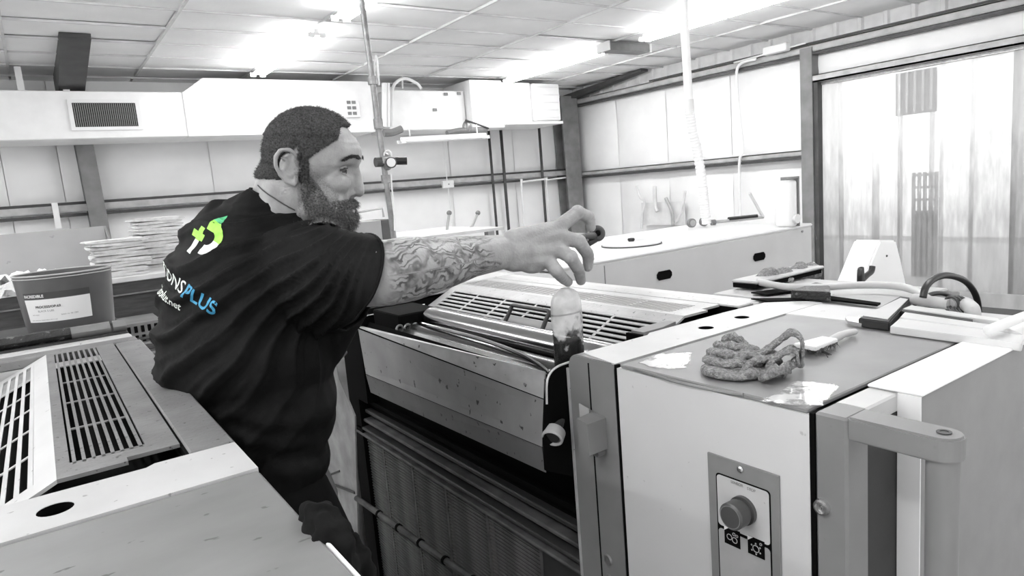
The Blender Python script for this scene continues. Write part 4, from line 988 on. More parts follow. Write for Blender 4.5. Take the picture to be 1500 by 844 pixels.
# white hopper
Yh = 1.75*S
hp_ = thing('white_hopper', at(1295, 440, 'y', Yh), 'white tapering plastic hopper in front of the strip curtain', 'hopper')
P = [at(a, b_, 'y', Yh) for a, b_ in ((1252, 445), (1268, 405), (1284, 365), (1290, 352), (1313, 352), (1320, 380), (1334, 445))]
part('shell', B().prism(P, (0, .12, 0), .008), mWHITE, hp_)
part('stand', B().box((P[0].x+.02, Yh+.01, 0), (P[-1].x-.02, Yh+.11, P[0].z)), mGIRT, hp_)
part('rivet', B().ell(at(1299, 375, 'y', Yh-.002), (.005, .004, .005)), mSTEEL, hp_)
# grey ledge at far right
gl = thing('side_ledge', at(1470, 470, 'y', 1.15*S), 'grey boxed ledge at the right edge below the strip curtain', 'ledge')
Yg = 1.0*S
P = [at(a, b_, 'y', Yg) for a, b_ in ((1405, 470), (1405, 427), (1560, 436), (1560, 480))]
part('panel', B().prism(P, (0, .06, 0), .003), mGIRT, gl)
P = [at(a, b_, 'y', Yg-.01) for a, b_ in ((1437, 475), (1437, 460), (1490, 466), (1490, 481))]
part('slot', B().prism(P, (0, .008, 0)), mBLACK, gl)
o = link('white_tank_end', B().ell(at(1512, 406, 'y', 1.3), (.045, .03, .026)).mesh('e', True), mWHITE); tag(o, 'rounded white end cut by the right edge of the frame', 'tank')
q0_, q1_ = at(1448, 484, 'z', ZT+.03), at(1530, 452, 'z', ZT+.03)
tag(link('white_tube', B().tube([q0_, q1_], .008, 14).mesh('t', True), mWHITE), 'thick white tube resting at the right edge behind the channel tool', 'tube')
# ---- channel tool with black jaw
ct = thing('feeler_rule', at(1370, 480, 'z', ZT), 'long brushed metal channel rule with a black end jaw on the press top', 'tool')
zt_ = ZT+.003
def zp(a, b_, h=0): return at(a, b_, 'z', zt_+h)
P = [zp(1304, 485), zp(1498, 510), zp(1500, 497), zp(1310, 470)]
part('channel_edge', B().prism([zp(1304, 478, .012), zp(1497, 503, .012), zp(1500, 490, .012), zp(1318, 466, .012)], (0, 0, -.013), .001), mTAN, ct)
part('channel', B().prism([zp(1318, 465, .014), zp(1498, 489, .014), zp(1470, 478, .014), zp(1325, 457, .014)], (0, 0, -.014), .001), mTAN, ct)
part('groove', B().prism([zp(1320, 456, .0145), zp(1425, 471, .0145), zp(1425, 468, .0145), zp(1322, 453, .0145)], (0, 0, -.01)), mGREYD, ct)
part('rear_rail', B().prism([zp(1322, 452, .015), zp(1470, 472, .015), zp(1462, 466, .015), zp(1335, 447, .015)], (0, 0, -.015), .001), mTAN, ct)
jw = part('jaw', B().prism([zp(1257, 466, .016), zp(1303, 472, .016), zp(1335, 436, .016), zp(1318, 434, .016)], (0, 0, -.016), .002), mGREYD, ct, label='black end jaw')
part('jaw_face', B().prism([zp(1264, 463, .0163), zp(1300, 468.5, .0163), zp(1330, 439, .0163), zp(1319, 437, .0163)], (0, 0, .001)), mSTRIP, jw)
part('blade', B().prism([zp(1238, 464, .01), zp(1242, 470, .008), zp(1262, 474, .008), zp(1262, 464, .012)], (0, 0, -.006)), mBOLT, ct)
# ---- brush
bs = thing('cleaning_brush', zp(1200, 500), 'white-handled cleaning brush with black bristles under the rag', 'brush')
a0, a1, a2 = zp(1252, 486, .006), zp(1216, 500, .008), zp(1178, 512, .008)
part('handle', B().tube(curve([a0, lerp(a0, a1, .5)+Vector((0, 0, .003)), a1]), [.0055]*3+[.0062]*4+[.007]*6, 14), mHOSE, bs)
dd = (a2-a1).normalized(); sd = Vector((-dd.y, dd.x, 0))
part('ferrule', B().prism([a1+sd*.014, a1-sd*.014, a2-sd*.02, a2+sd*.02], (0, 0, .007), .001), mPAPER, bs)
b = B()
for k in range(420):
    u = random.random(); s0 = random.uniform(-.02, .02); p_ = lerp(a1, a2, u)+sd*s0
    e_ = p_+Vector((random.uniform(-.012, .012), random.uniform(-.02, .01), 0))-sd*random.uniform(.0, .02)*1+dd*random.uniform(-.005, .03); e_.z = zt_+.001
    p_.z = zt_+.010
    b._add([p_-dd*.0012, p_+dd*.0012, e_], [(0, 1, 2)])
br = part('bristles', b, mPLASB, bs); br['kind'] = 'stuff'
for k in range(4):
    g0_ = zp(1200+random.uniform(-5, 5), 513+random.uniform(-3, 3), .002); g1_ = zp(1210+random.uniform(0, 12), 522+random.uniform(-3, 8), .0015)
    part('loose_bristle', B().tube([g0_, g1_], .0008, 4), mPLASB, bs)
# ---- rag: stacked folds of terry cloth with rounded edges, and one fold standing up
def rp_(px, py, h): q = at(px, py, 'z', zt_); return q+Vector((0, 0, h))
PRF = [(.5, .0), (.38, .5), (.2, .85), (.0, .95), (-.2, 1.), (-.36, .98), (-.47, .8), (-.53, .5), (-.50, .18), (-.40, .02), (-.25, .03)]
def cloth_strip(path, wdir, w, h, seed, rip=.35, k=8):
    """a doubled fold of cloth: rises from the back, rolls over its front edge and tucks under"""
    P = curve(path, k); vs = []; n = len(P); nv = len(PRF)
    for i, p_ in enumerate(P):
        u = i/(n-1); e_ = min(1, math.sin(PI*max(.0, min(1, u)))*2.2+.30)
        ww = 1.45*w*e_*(1+.25*mnoise.noise(Vector((u*5, seed, 0)))); hh = .88*h*e_*(1+rip*mnoise.noise(Vector((u*7, seed+4, 1)))+rip*.5*math.sin(u*19+seed))
        sh = w*.22*mnoise.noise(Vector((u*4+seed, 7, 0)))
        for (a_, b_) in PRF:
            q = p_+wdir*(a_*ww+sh)+Vector((0, 0, b_*hh)); q.z = max(q.z, zt_+.0012); vs.append(q)
    me = bpy.data.meshes.new('rag'); me.from_pydata([tuple(v) for v in vs], [], [(i*nv+j, i*nv+j+1, (i+1)*nv+j+1, (i+1)*nv+j) for i in range(n-1) for j in range(nv-1)])
    o = bpy.data.objects.new('tmp', me); COL.objects.link(o); s1 = o.modifiers.new('s', 'SOLIDIFY'); s1.thickness = .0034; s1.offset = 0
    s2 = o.modifiers.new('d', 'SUBSURF'); s2.levels = 2
    dg = bpy.context.evaluated_depsgraph_get(); dg.update(); out = bpy.data.meshes.new_from_object(o.evaluated_get(dg)); bpy.data.objects.remove(o); return out
away = (rp_(1095, 520, 0)-rp_(1095, 550, 0)).normalized(); rdir = (rp_(1150, 530, 0)-rp_(1050, 540, 0)).normalized()
def RP(pts): return [rp_(*p_) for p_ in pts]
ms_ = [cloth_strip(RP([(1028, 541, 0), (1050, 549, 0), (1080, 551, 0), (1110, 549, 0), (1135, 543, 0)]), away, .034, .011, 1.3),
       cloth_strip(RP([(1030, 533, .007), (1050, 540, .009), (1078, 543, .010), (1105, 541, .009), (1130, 536, .006)]), away, .030, .010, 4.1),
       cloth_strip(RP([(1036, 530, .015), (1056, 535, .018), (1082, 539, .018), (1108, 537, .018), (1140, 531, .012)]), away, .026, .010, 2.2),
       cloth_strip(RP([(1046, 529, .024), (1066, 532, .027), (1090, 535, .026), (1114, 533, .020)]), away, .020, .008, 6.0),
       cloth_strip(RP([(1058, 525, .026), (1072, 526, .034), (1086, 528, .030), (1096, 530, .024)]), away, .016, .010, .4),
       cloth_strip(RP([(1150, 545, 0), (1140, 542, .012), (1120, 544, .018), (1100, 548, .014), (1088, 551, .006)]), away, .018, .008, 7.7),
       cloth_strip(RP([(1108, 540, .018), (1128, 536, .027), (1145, 536, .040), (1158, 538, .052), (1169, 541, .052), (1176, 543, .038), (1173, 545, .012)]), away, .020, .007, 5.2, .2),
       cloth_strip(RP([(1122, 548, .010), (1140, 545, .022), (1156, 544, .032), (1166, 545, .030), (1170, 547, .012)]), away, .020, .007, 3.7, .2),
       cloth_strip(RP([(1112, 556, 0), (1122, 558, .006), (1138, 557, .010), (1150, 552, .010), (1158, 547, .002)]), away, .022, .011, 6.6),
       cloth_strip(RP([(1146, 552, 0), (1156, 548, .008), (1166, 544, .010), (1176, 538, .002)]), away, .018, .012, 9.1)]
bmr = bmesh.new()
for m_ in ms_: bmr.from_mesh(m_)
me = bpy.data.meshes.new('rag'); bmr.to_mesh(me); bmr.free()
for p_ in me.polygons: p_.use_smooth = True
co = getco(me); no = getno(me); co += no*(nz(co, 420, 9)[:, None]*.0011+nz(co, 150, 2)[:, None]*.0012); co[:, 2] = np.maximum(co[:, 2], zt_+.0003); setco(me, co)
tag(link('soiled_rag', me, mRAG), 'crumpled soiled terry rag lying on the dark press top', 'rag')
# wet patches: thin pale glossy film, broken up by noise
mWET = bpy.data.materials.new('wet film'); mWET.use_nodes = True
N_ = mWET.node_tree.nodes; L_ = mWET.node_tree.links; b_ = N_['Principled BSDF']; b_.inputs['Base Color'].default_value = (.62, .62, .62, 1); b_.inputs['Roughness'].default_value = .12
tc_ = N_.new('ShaderNodeTexCoord'); n_ = N_.new('ShaderNodeTexNoise'); n_.inputs['Scale'].default_value = 26; n_.inputs['Detail'].default_value = 6; n_.inputs['Roughness'].default_value = .65
L_.new(tc_.outputs['Object'], n_.inputs['Vector']); at_ = N_.new('ShaderNodeAttribute'); at_.attribute_name = 'edge'
ml_ = N_.new('ShaderNodeMath'); ml_.operation = 'MULTIPLY'; L_.new(n_.outputs['Fac'], ml_.inputs[0]); L_.new(at_.outputs['Fac'], ml_.inputs[1])
rm_ = N_.new('ShaderNodeValToRGB'); rm_.color_ramp.elements[0].position = .36; rm_.color_ramp.elements[1].position = .5; L_.new(ml_.outputs[0], rm_.inputs[0])
L_.new(rm_.outputs[0], b_.inputs['Alpha'])
bp_ = N_.new('ShaderNodeBump'); bp_.inputs['Strength'].default_value = .3; L_.new(n_.outputs['Fac'], bp_.inputs['Height']); L_.new(bp_.outputs[0], b_.inputs['Normal'])
for nm, poly in (('left', [(925, 530), (955, 515), (1022, 512), (1015, 540), (960, 546)]), ('right', [(1100, 588), (1168, 548), (1240, 562), (1215, 596), (1150, 598)])):
    P = [zp(a, b2_, 0) for a, b2_ in poly]; c = sum(P, Vector((0, 0, 0)))/len(P); b = B(); vs = [c]; ed = [1.]
    for rr_ in (.35, .7, 1.0):
        for a in range(30):
            t = a/30*len(P); i = int(t); e = lerp(P[i], P[(i+1) % len(P)], t-i); vs.append(c+(e-c)*rr_); ed.append({.35: 1., .7: .9, 1.0: .35}[rr_])
    for v_ in vs: v_.z = zt_-.0016
    fs = [(0, i+1, (i+1) % 30+1) for i in range(30)]+[(k*30+i+1, (k+1)*30+i+1, (k+1)*30+(i+1) % 30+1, k*30+(i+1) % 30+1) for k in (0, 1) for i in range(30)]
    b._add(vs, fs); me = b.mesh('s'); a_ = me.attributes.new('edge', 'FLOAT', 'POINT'); a_.data.foreach_set('value', np.array(ed, dtype=np.float32))
    tag(link('liquid_smear', me, mWET), 'whitish wet smear on the dark press top, %s one' % ('left behind the rag' if nm == 'left' else 'right in front of the rag'), 'smear', 'wet smears')

# ---- ink bucket on left press
mBK2 = mat('bucket inside ink', .01, .15)
bc = M((-.074+.188)/2-.005, 2.73, 1.246)
bk = thing('ink_bucket', bc, 'grey metal ink bucket with paper label on the left press', 'bucket')
r0_, r1_, hh = .108, .122, .167
part('shell', B().lathe(bc, [(0, 0), (r0_, 0), (r0_+.001, .004), (r1_, hh), (r1_-.002, hh), (r0_-.002, .006), (0, .006)], 56), mBUCKET, bk)
part('rim', B().ring(bc+Vector((0, 0, hh)), (0, 0, 1), r1_, .0026, 56, 8).ring(bc+Vector((0, 0, hh-.008)), (0, 0, 1), r1_, .0018, 56, 8), mGIRT, bk)
part('ink', B().lathe(bc, [(0, hh-.03), (r1_-.006, hh-.03)], 40), mBK2, bk)
def around(a0, a1, z0, z1, off):
    vs = []; n = 20
    for i in range(n+1):
        a = a0+(a1-a0)*i/n
        for z in (z0, z1):
            rr = r0_+(r1_-r0_)*z/hh+off; vs.append(bc+Vector((rr*math.cos(a), rr*math.sin(a), z)))
    return B()._add, vs, [(2*i, 2*i+2, 2*i+3, 2*i+1) for i in range(n)]
def wrap(a0, a1, z0, z1, off, m, nm, par):
    b = B(); n = 20; vs = []
    for i in range(n+1):
        a = a0+(a1-a0)*i/n
        for z in (z0, z1): rr = r0_+(r1_-r0_)*z/hh+off; vs.append(bc+Vector((rr*math.cos(a), rr*math.sin(a), z)))
    b._add(vs, [(2*i, 2*i+2, 2*i+3, 2*i+1) for i in range(n)]); return part(nm, b, m, par)
ca = math.atan2(-bc.y, -bc.x)      # side towards the aisle viewer
la0, la1 = ca-1.0, ca+.48
lab = wrap(la0, la1, .038, .102, .0008, mPAPER, 'paper_label', bk)
wrap(la0, la1, .104, .121, .0008, mSTEEL, 'label_band', bk)
def cyl_text(body, size, a, z, m, par, off=.0016, bold=0.):
    me = text_mesh(body, size, bold); co = getco(me); rr = r0_+(r1_-r0_)*z/hh+off
    an = a+co[:, 0]/rr; zz = z+co[:, 1]; rad = r0_+(r1_-r0_)*zz/hh+off
    co = np.stack([bc.x+rad*np.cos(an), bc.y+rad*np.sin(an), bc.z+zz], 1); setco(me, co); return link('lettering', me, m, par)
cyl_text('INCREDIBLE', .011, la0+.03, .108, mPAPER, bk, bold=.0003)
cyl_text('PROCESS/OP.69', .0095, la0+.28, .078, mSTEEL, lab, bold=.0002)
cyl_text('BLACK 5 LBS', .0075, la0+.32, .067, mSTEELM, lab)
cyl_text('net weight', .005, la0+.15, .058, mSTEELM, lab)
cyl_text('batch no. 06 1284', .0055, la0+.82, .054, mSTEELM, lab)
cyl_text('keep container closed when not in use', .0045, la0+.1, .043, mSTEELM, lab)
# crumpled paper and cloth left of bucket on the bench
for i, (px, py, s_, lab_) in enumerate(((25, 388, .16, 'upper crumpled white paper on bench behind bucket'), (10, 415, .14, 'lower crumpled white cloth at left edge behind bucket'))):
    c = at(px, py+12, 'y', 3.9 if i else 4.55); b = B()
    zz = c.z
    n = 14; vs = []
    for r_ in range(n+1):
        for c_ in range(n+1):
            u, v = c_/n-.5, r_/n-.5
            h_ = .05*abs(mnoise.noise(Vector((u*4+i*5, v*4, .3))))*2+.02*abs(mnoise.noise(Vector((u*11, v*11, i))))+.03*(1-abs(u)*2)*(1-abs(v)*2)
            vs.append((c.x+u*s_*2.2, c.y+v*s_*1.6, zb+.002+h_*(1.2 if i == 0 else 1.0)))
    b._add(vs, [(r_*(n+1)+c_, r_*(n+1)+c_+1, (r_+1)*(n+1)+c_+1, (r_+1)*(n+1)+c_) for r_ in range(n) for c_ in range(n)])
    tag(link('crumpled_paper' if i == 0 else 'crumpled_cloth', b.mesh('c', 25), mPAPER if i == 0 else mTOWEL), lab_, 'paper' if i == 0 else 'cloth')

# dark rag hanging at edge of left press
b = B()
c = at(478, 790, 'x', .205*S)
P = [at(a, b_, 'x', .215*S) for a, b_ in ((460, 757), (472, 768), (485, 790), (494, 815), (505, 850))]
b.chain(P, [.016, .02, .02, .018, .014], 12); b.chain([P[0]+Vector((0, 0, -.01)), P[2]+Vector((.02, 0, -.03)), P[4]+Vector((.02, 0, -.06))], [.014, .016, .014], 12)
me = voxel(b, .004, 2); co = getco(me); no = getno(me); co += no*(nz(co, 70, 3)[:, None]*.008); setco(me, co)
tag(link('dark_rag', me, mat('black rag', .008, .95, var=.6, scale=40, spec=.1)), 'dark rag draped over the edge of the left press below the man', 'rag')
# pale clutter far behind the aisle
ac = thing('waste_bin', (1.1, 3.9, 0), 'pale grey bin standing far behind the aisle', 'bin')
part('shell', B().lathe((1.1, 3.9, 0), [(0, 0), (.17, 0), (.21, .55), (.2, .56), (.16, .02), (0, .02)], 28), mGIRT, ac)
part('rim', B().ring((1.1, 3.9, .555), (0, 0, 1), .21, .012, 28, 8), mWHITE, ac)
pl = thing('paper_pallet', (1.3, 5.6, 0), 'stack of white paper reams on a pallet behind the aisle', 'pallet')
part('pallet', B().box((.7, 5.1, .0), (2.1, 6.2, .12)), mBENCH, pl)
part('ream_block', B().box((.75, 5.15, .12), (2.05, 6.15, .62), .01), mPAPER, pl)

# ================================================================== PERSON
def A(px, py, y): return at(px, py, 'y', y)
person = thing('person', (.42, 1.38, 0), 'bearded man in a black t-shirt reaching his tattooed arm over the press', 'person')
# ---- skin material: mottled grey skin, tattoo drawn on the forearm only
def skin(tattoo=None):
    m = bpy.data.materials.new('skin'); m.use_nodes = True; nt = m.node_tree; N = nt.nodes; L = nt.links; b = N['Principled BSDF']
    b.inputs['Roughness'].default_value = .42; b.inputs['Specular IOR Level'].default_value = .4
    tc = N.new('ShaderNodeTexCoord'); n = N.new('ShaderNodeTexNoise'); n.inputs['Scale'].default_value = 28; n.inputs['Detail'].default_value = 6
    L.new(tc.outputs['Object'], n.inputs['Vector'])
    r = N.new('ShaderNodeValToRGB'); r.color_ramp.elements[0].position = .3; r.color_ramp.elements[1].position = .72
    r.color_ramp.elements[0].color = (.25, .25, .25, 1); r.color_ramp.elements[1].color = (.40, .40, .40, 1)
    L.new(n.outputs['Fac'], r.inputs[0])
    sa = N.new('ShaderNodeAttribute'); sa.attribute_name = 'stubble'; sn = N.new('ShaderNodeTexNoise'); sn.inputs['Scale'].default_value = 420; sn.inputs['Detail'].default_value = 2; L.new(tc.outputs['Object'], sn.inputs['Vector'])
    sr = N.new('ShaderNodeMath'); sr.operation = 'MULTIPLY_ADD'; sr.use_clamp = True; L.new(sn.outputs['Fac'], sr.inputs[0]); sr.inputs[1].default_value = 2.2; sr.inputs[2].default_value = -.45
    sm_ = N.new('ShaderNodeMath'); sm_.operation = 'MULTIPLY'; L.new(sr.outputs[0], sm_.inputs[0]); L.new(sa.outputs['Fac'], sm_.inputs[1])
    sx_ = N.new('ShaderNodeMix'); sx_.data_type = 'RGBA'; L.new(sm_.outputs[0], sx_.inputs[0]); L.new(r.outputs[0], sx_.inputs[6]); sx_.inputs[7].default_value = (.06, .06, .06, 1)
    at_ = N.new('ShaderNodeAttribute'); at_.attribute_name = 'ink'
    mx = N.new('ShaderNodeMix'); mx.data_type = 'RGBA'; L.new(sx_.outputs[2], mx.inputs[6]); mx.inputs[7].default_value = (.045, .045, .045, 1)
    # tattoo drawing: distorted bands and rings
    sep = N.new('ShaderNodeSeparateColor'); L.new(at_.outputs['Color'], sep.inputs[0])   # r = along, g = around, b = mask
    cb_ = N.new('ShaderNodeCombineXYZ'); L.new(sep.outputs[0], cb_.inputs[0]); L.new(sep.outputs[1], cb_.inputs[1])
    mp = N.new('ShaderNodeMapping'); mp.inputs['Scale'].default_value = (5.0, 3.0, 1); L.new(cb_.outputs[0], mp.inputs[0])
    dn = N.new('ShaderNodeTexNoise'); dn.inputs['Scale'].default_value = 1.1; dn.inputs['Detail'].default_value = 2; L.new(mp.outputs[0], dn.inputs['Vector'])
    ad = N.new('ShaderNodeMix'); ad.data_type = 'VECTOR'; ad.inputs[0].default_value = .55; L.new(mp.outputs[0], ad.inputs[4]); L.new(dn.outputs['Color'], ad.inputs[5])
    wv = N.new('ShaderNodeTexWave'); wv.wave_type = 'BANDS'; wv.bands_direction = 'Y'; wv.inputs['Scale'].default_value = 3.0; wv.inputs['Distortion'].default_value = 9; wv.inputs['Detail'].default_value = 3; wv.inputs['Detail Scale'].default_value = 1.4
    L.new(ad.outputs[1], wv.inputs['Vector'])
    vo = N.new('ShaderNodeTexVoronoi'); vo.feature = 'DISTANCE_TO_EDGE'; vo.inputs['Scale'].default_value = 2.3; L.new(ad.outputs[1], vo.inputs['Vector'])
    r1 = N.new('ShaderNodeValToRGB'); r1.color_ramp.elements[0].position = .12; r1.color_ramp.elements[1].position = .5; r1.color_ramp.elements[0].color = (1, 1, 1, 1); r1.color_ramp.elements[1].color = (0, 0, 0, 1)
    L.new(wv.outputs['Color'], r1.inputs[0])
    r2 = N.new('ShaderNodeValToRGB'); r2.color_ramp.elements[0].position = .03; r2.color_ramp.elements[1].position = .1; r2.color_ramp.elements[0].color = (1, 1, 1, 1); r2.color_ramp.elements[1].color = (0, 0, 0, 1)
    L.new(vo.outputs['Distance'], r2.inputs[0])
    n2 = N.new('ShaderNodeTexNoise'); n2.inputs['Scale'].default_value = 2.2; L.new(mp.outputs[0], n2.inputs['Vector'])
    r3 = N.new('ShaderNodeValToRGB'); r3.color_ramp.elements[0].position = .38; r3.color_ramp.elements[1].position = .6; L.new(n2.outputs['Fac'], r3.inputs[0])
    m1 = N.new('ShaderNodeMath'); m1.operation = 'MAXIMUM'; L.new(r1.outputs[0], m1.inputs[0]); L.new(r2.outputs[0], m1.inputs[1])
    m3 = N.new('ShaderNodeMath'); m3.operation = 'MULTIPLY_ADD'; L.new(r3.outputs[0], m3.inputs[0]); m3.inputs[1].default_value = .55; m3.inputs[2].default_value = .35
    m2 = N.new('ShaderNodeMath'); m2.operation = 'MULTIPLY'; L.new(m1.outputs[0], m2.inputs[0]); L.new(m3.outputs[0], m2.inputs[1])
    m4 = N.new('ShaderNodeMath'); m4.operation = 'MULTIPLY'; m4.use_clamp = True; L.new(m2.outputs[0], m4.inputs[0]); L.new(sep.outputs[2], m4.inputs[1])
    L.new(m4.outputs[0], mx.inputs[0]); L.new(mx.outputs[2], b.inputs['Base Color'])
    n3 = N.new('ShaderNodeTexNoise'); n3.inputs['Scale'].default_value = 260; n3.inputs['Detail'].default_value = 3; L.new(tc.outputs['Object'], n3.inputs['Vector'])
    bp = N.new('ShaderNodeBump'); bp.inputs['Strength'].default_value = .25; bp.inputs['Distance'].default_value = .004; L.new(n3.outputs['Fac'], bp.inputs['Height']); L.new(bp.outputs[0], b.inputs['Normal'])
    return m
mSKIN = skin()

# ---- head frame
HO = A(441, 249, 1.30)
vr = Vector((.945, -.328, 0)); vv = Vector((.327, .943, 0)).normalized(); yaw_ = math.radians(13)
fw = (vr*math.cos(yaw_)-vv*math.sin(yaw_)); fw.z = -.10; fw.normalize()
lf = Vector((0, 0, 1)).cross(fw).normalized(); lf = (lf+Vector((0, 0, .04))).normalized(); hu = fw.cross(lf).normalized()
HM = Matrix((fw, lf, hu)).transposed()     # columns = forward, left, up
def hp3(x, y, z):
    if z < .02 and x > .03: x -= .2*(.02-z)*min(1, (x-.03)/.05)      # the face recedes towards the chin
    return HO+HM @ Vector((x, y, z))
hb_ = B()
def he(c, r_, n=24): hb_.ell(hp3(*c), r_, HM, n)
def hc(a, b2, r1, r2): hb_.cap(hp3(*a), hp3(*b2), r1, r2, 12)
he((.022, 0, .028), (.088, .077, .083)); he((.05, 0, .030), (.066, .066, .060))
he((.050, 0, -.02), (.056, .062, .075)); he((.035, 0, -.072), (.068, .066, .044)); he((.086, 0, -.096), (.026, .03, .022))
for s_ in (-1, 1):
    he((.078, s_*.036, -.022), (.030, .028, .024)); he((.062, s_*.044, -.056), (.034, .026, .034))
    hc((.104, s_*.012, .026), (.082, s_*.046, .024), .0105, .009)          # brow ridge
    he((.107, s_*.012, -.043), (.010, .0085, .0085), 14)                  # nostril wings
    hc((.100, s_*.018, -.05), (.094, s_*.024, -.066), .008, .007)
hc((.102, 0, .020), (.112, 0, -.012), .0085, .0105); hc((.112, 0, -.012), (.1195, 0, -.038), .0105, .0125)
hc((.106, 0, -.052), (.104, 0, -.058), .010, .010)
hc((.101, -.016, -.067), (.101, .016, -.067), .0075, .0075); hc((.106, 0, -.065), (.104, 0, -.067), .007, .008)
hc((.098, -.014, -.077), (.098, .014, -.077), .0085, .0085)
# ears: helix, lobe, inner ridge
for s_ in (-1, 1):
    E = [(.012, .074, .016), (.012, .082, .028), (.002, .088, .037), (-.012, .092, .036), (-.021, .093, .024), (-.022, .091, .008), (-.016, .086, -.008), (-.006, .082, -.020), (.006, .077, -.026), (.010, .075, -.016)]
    E = [(a, s_*b2, c) for a, b2, c in E]
    for i in range(len(E)-1): hc(E[i], E[i+1], .0042, .0042)
    hc((-.004, s_*.080, .018), (-.013, s_*.084, .022), .003, .003); hc((-.004, s_*.080, .018), (-.012, s_*.082, -.004), .003, .003); hc((-.012, s_*.082, -.004), (.002, s_*.078, -.010), .003, .004)
    hb_.ell(hp3(-.004, s_*.074, .004), (.018, .006, .026), HM, 14)
    hb_.ell(hp3(.012, s_*.074, -.002), (.006, .006, .008), HM, 12)
# neck and collar of flesh
nb = A(412, 304, 1.34)
hb_.cap(hp3(-.010, 0, -.03), nb+Vector((0, 0, -.03)), .072, .074, 24); hb_.cap(hp3(-.04, 0, -.05), A(396, 312, 1.34), .042, .052, 18)
hb_.cap(hp3(.03, 0, -.08), A(425, 318, 1.34), .06, .075, 18)
# ---- torso, arms and hands in the same skin
SR = A(455, 385, 1.21); SL = Vector((.49, 1.56, SR.z+.01))
hb_.ell(A(378, 450, 1.37), (.10, .14, .15), None, 24); hb_.ell(A(385, 570, 1.38), (.105, .13, .18), None, 24); hb_.cap(SR, SL, .05, .05, 20); hb_.cap(nb+Vector((0, 0, -.03)), A(390, 420, 1.36), .07, .08, 20)
EL = A(566, 400, 1.0); WR = A(738, 369, 1.02)
def along(a, b2, ts, rs): return [lerp(a, b2, t) for t in ts], rs
hb_.chain([SR, A(500, 400, 1.10), EL], [.070, .060, .0535], 22)
hb_.chain([EL, A(600, 394, 1.0), A(645, 386, 1.005), A(690, 376, 1.01), WR], [.0535, .0535, .046, .037, .0315], 22)
hb_.ell(A(590, 408, 1.0), (.055, .042, .038), None, 18)
hb_.ell(A(747, 370, 1.02), (.034, .024, .034), None, 16)
# right hand: palm plus four fingers and the thumb
YHd = 1.0
KN = [A(817, 334, .995), A(821, 347, .985), A(816, 364, .98), A(803, 381, .985)]
hand = B()
for i, k in enumerate(KN):
    a_ = A(752, 352+i*10, 1.01); hand.cap(a_, k, .0215, [.0155, .0165, .016, .015][i], 14)
    hand.cap(A(775, 350+i*11, 1.03), k+Vector((-.01, .012, 0)), .02, .013, 12)
hand.ell(A(782, 386, 1.0), (.034, .018, .019), None, 16); hand.ell(A(790, 347, 1.02), (.032, .018, .02), None, 16)
hand.cap(WR, A(770, 368, 1.01), .031, .031, 18)
FG = [[KN[0], A(846, 311, .985), A(863, 318, .985), A(866, 333, .988)],
      [KN[1], A(848, 354, .965), A(862, 374, .972), A(861, 391, .98)],
      [KN[2], A(836, 377, .96), A(848, 396, .968), A(851, 411, .976)],
      [KN[3], A(815, 397, .965), A(824, 407, .972), A(832, 413, .98)]]
FR = [[.0152, .0132, .0116, .0098], [.0156, .0136, .0118, .0102], [.015, .013, .0116, .0102], [.014, .0122, .011, .0098]]
for f, r_ in zip(FG, FR): hand.chain(f, r_, 14); hand.ell(f[1], (r_[1]*1.06,)*3, None, 12)
TH = [A(778, 358, 1.045), A(812, 350, 1.06), A(838, 350, 1.06), A(856, 349, 1.05)]
hand.chain(TH, [.02, .0155, .0132, .011], 14)
# left arm hangs behind the body
ELl = Vector((.44, 1.63, SL.z-.29)); WRl = Vector((.46, 1.60, SL.z-.53))
hb_.chain([SL, ELl, WRl], [.062, .046, .032], 16)
lh = B()
dl = Vector((.15, -.05, -1)).normalized(); pl_ = Vector((.9, -.4, 0)).normalized()
for i in range(4):
    k = WRl+dl*.09+pl_*(i-1.5)*.021; lh.cap(WRl+pl_*(i-1.5)*.012, k, .018, .013, 10)
    L_ = [.072, .08, .074, .06][i]; lh.chain([k, k+dl*L_*.45+Vector((0, 0, -.008)), k+dl*L_*.75+Vector((0, 0, -.025)), k+dl*L_*.85+Vector((0, 0, -.045))], [.0105, .0098, .009, .008], 10)
lh.chain([WRl+dl*.02-pl_*.02, WRl+dl*.06-pl_*.055+Vector((0, 0, -.01)), WRl+dl*.10-pl_*.06+Vector((0, 0, -.025))], [.016, .012, .009], 10)

def merge_meshes(ms, name):
    bm = bmesh.new()
    for m_ in ms: bm.from_mesh(m_)
    me = bpy.data.meshes.new(name); bm.to_mesh(me); bm.free(); return me
# the coarse body, the finer head and hands are fused at one resolution
for src in (hand, lh):
    t = src.bm; t.verts.index_update(); hb_._add([v.co.copy() for v in t.verts], [[v.index for v in f.verts] for f in t.faces]); t.free()
body = voxel(hb_, .0027, 5)
co = getco(body); no = getno(body)
Hi = np.array(HM.transposed()); loc = (co-np.array(HO)) @ Hi.T     # head coordinates: forward, left, up
loc[:, 0] += .2*np.clip(.02-loc[:, 2], 0, .2)*np.clip((loc[:, 0]-.03)/.05, 0, 1)
def gauss(p, c, s_): return np.exp(-(((p-np.array(c))/np.array(s_))**2).sum(1)/2)
d = np.zeros(len(co))
for s_ in (-1, 1):
    d -= .012*gauss(loc, (.098, s_*.031, .004), (.02, .014, .0085))      # eye socket
    d += .0045*gauss(loc, (.090, s_*.033, .0105), (.02, .014, .0035))    # upper lid fold
    d += .003*gauss(loc, (.090, s_*.033, -.011), (.02, .013, .004))      # bag under the eye
    d -= .0035*gauss(loc, (.106, s_*.021, -.037), (.01, .005, .010))     # crease beside the nose
    d -= .008*gauss(loc, (.112, s_*.009, -.052), (.006, .005, .004))     # nostrils
d -= .004*gauss(loc, (.108, 0, -.072), (.012, .022, .0022))              # mouth line
for z in (.048, .058, .068): d -= .0012*gauss(loc, (.115, 0, z), (.03, .035, .0018))
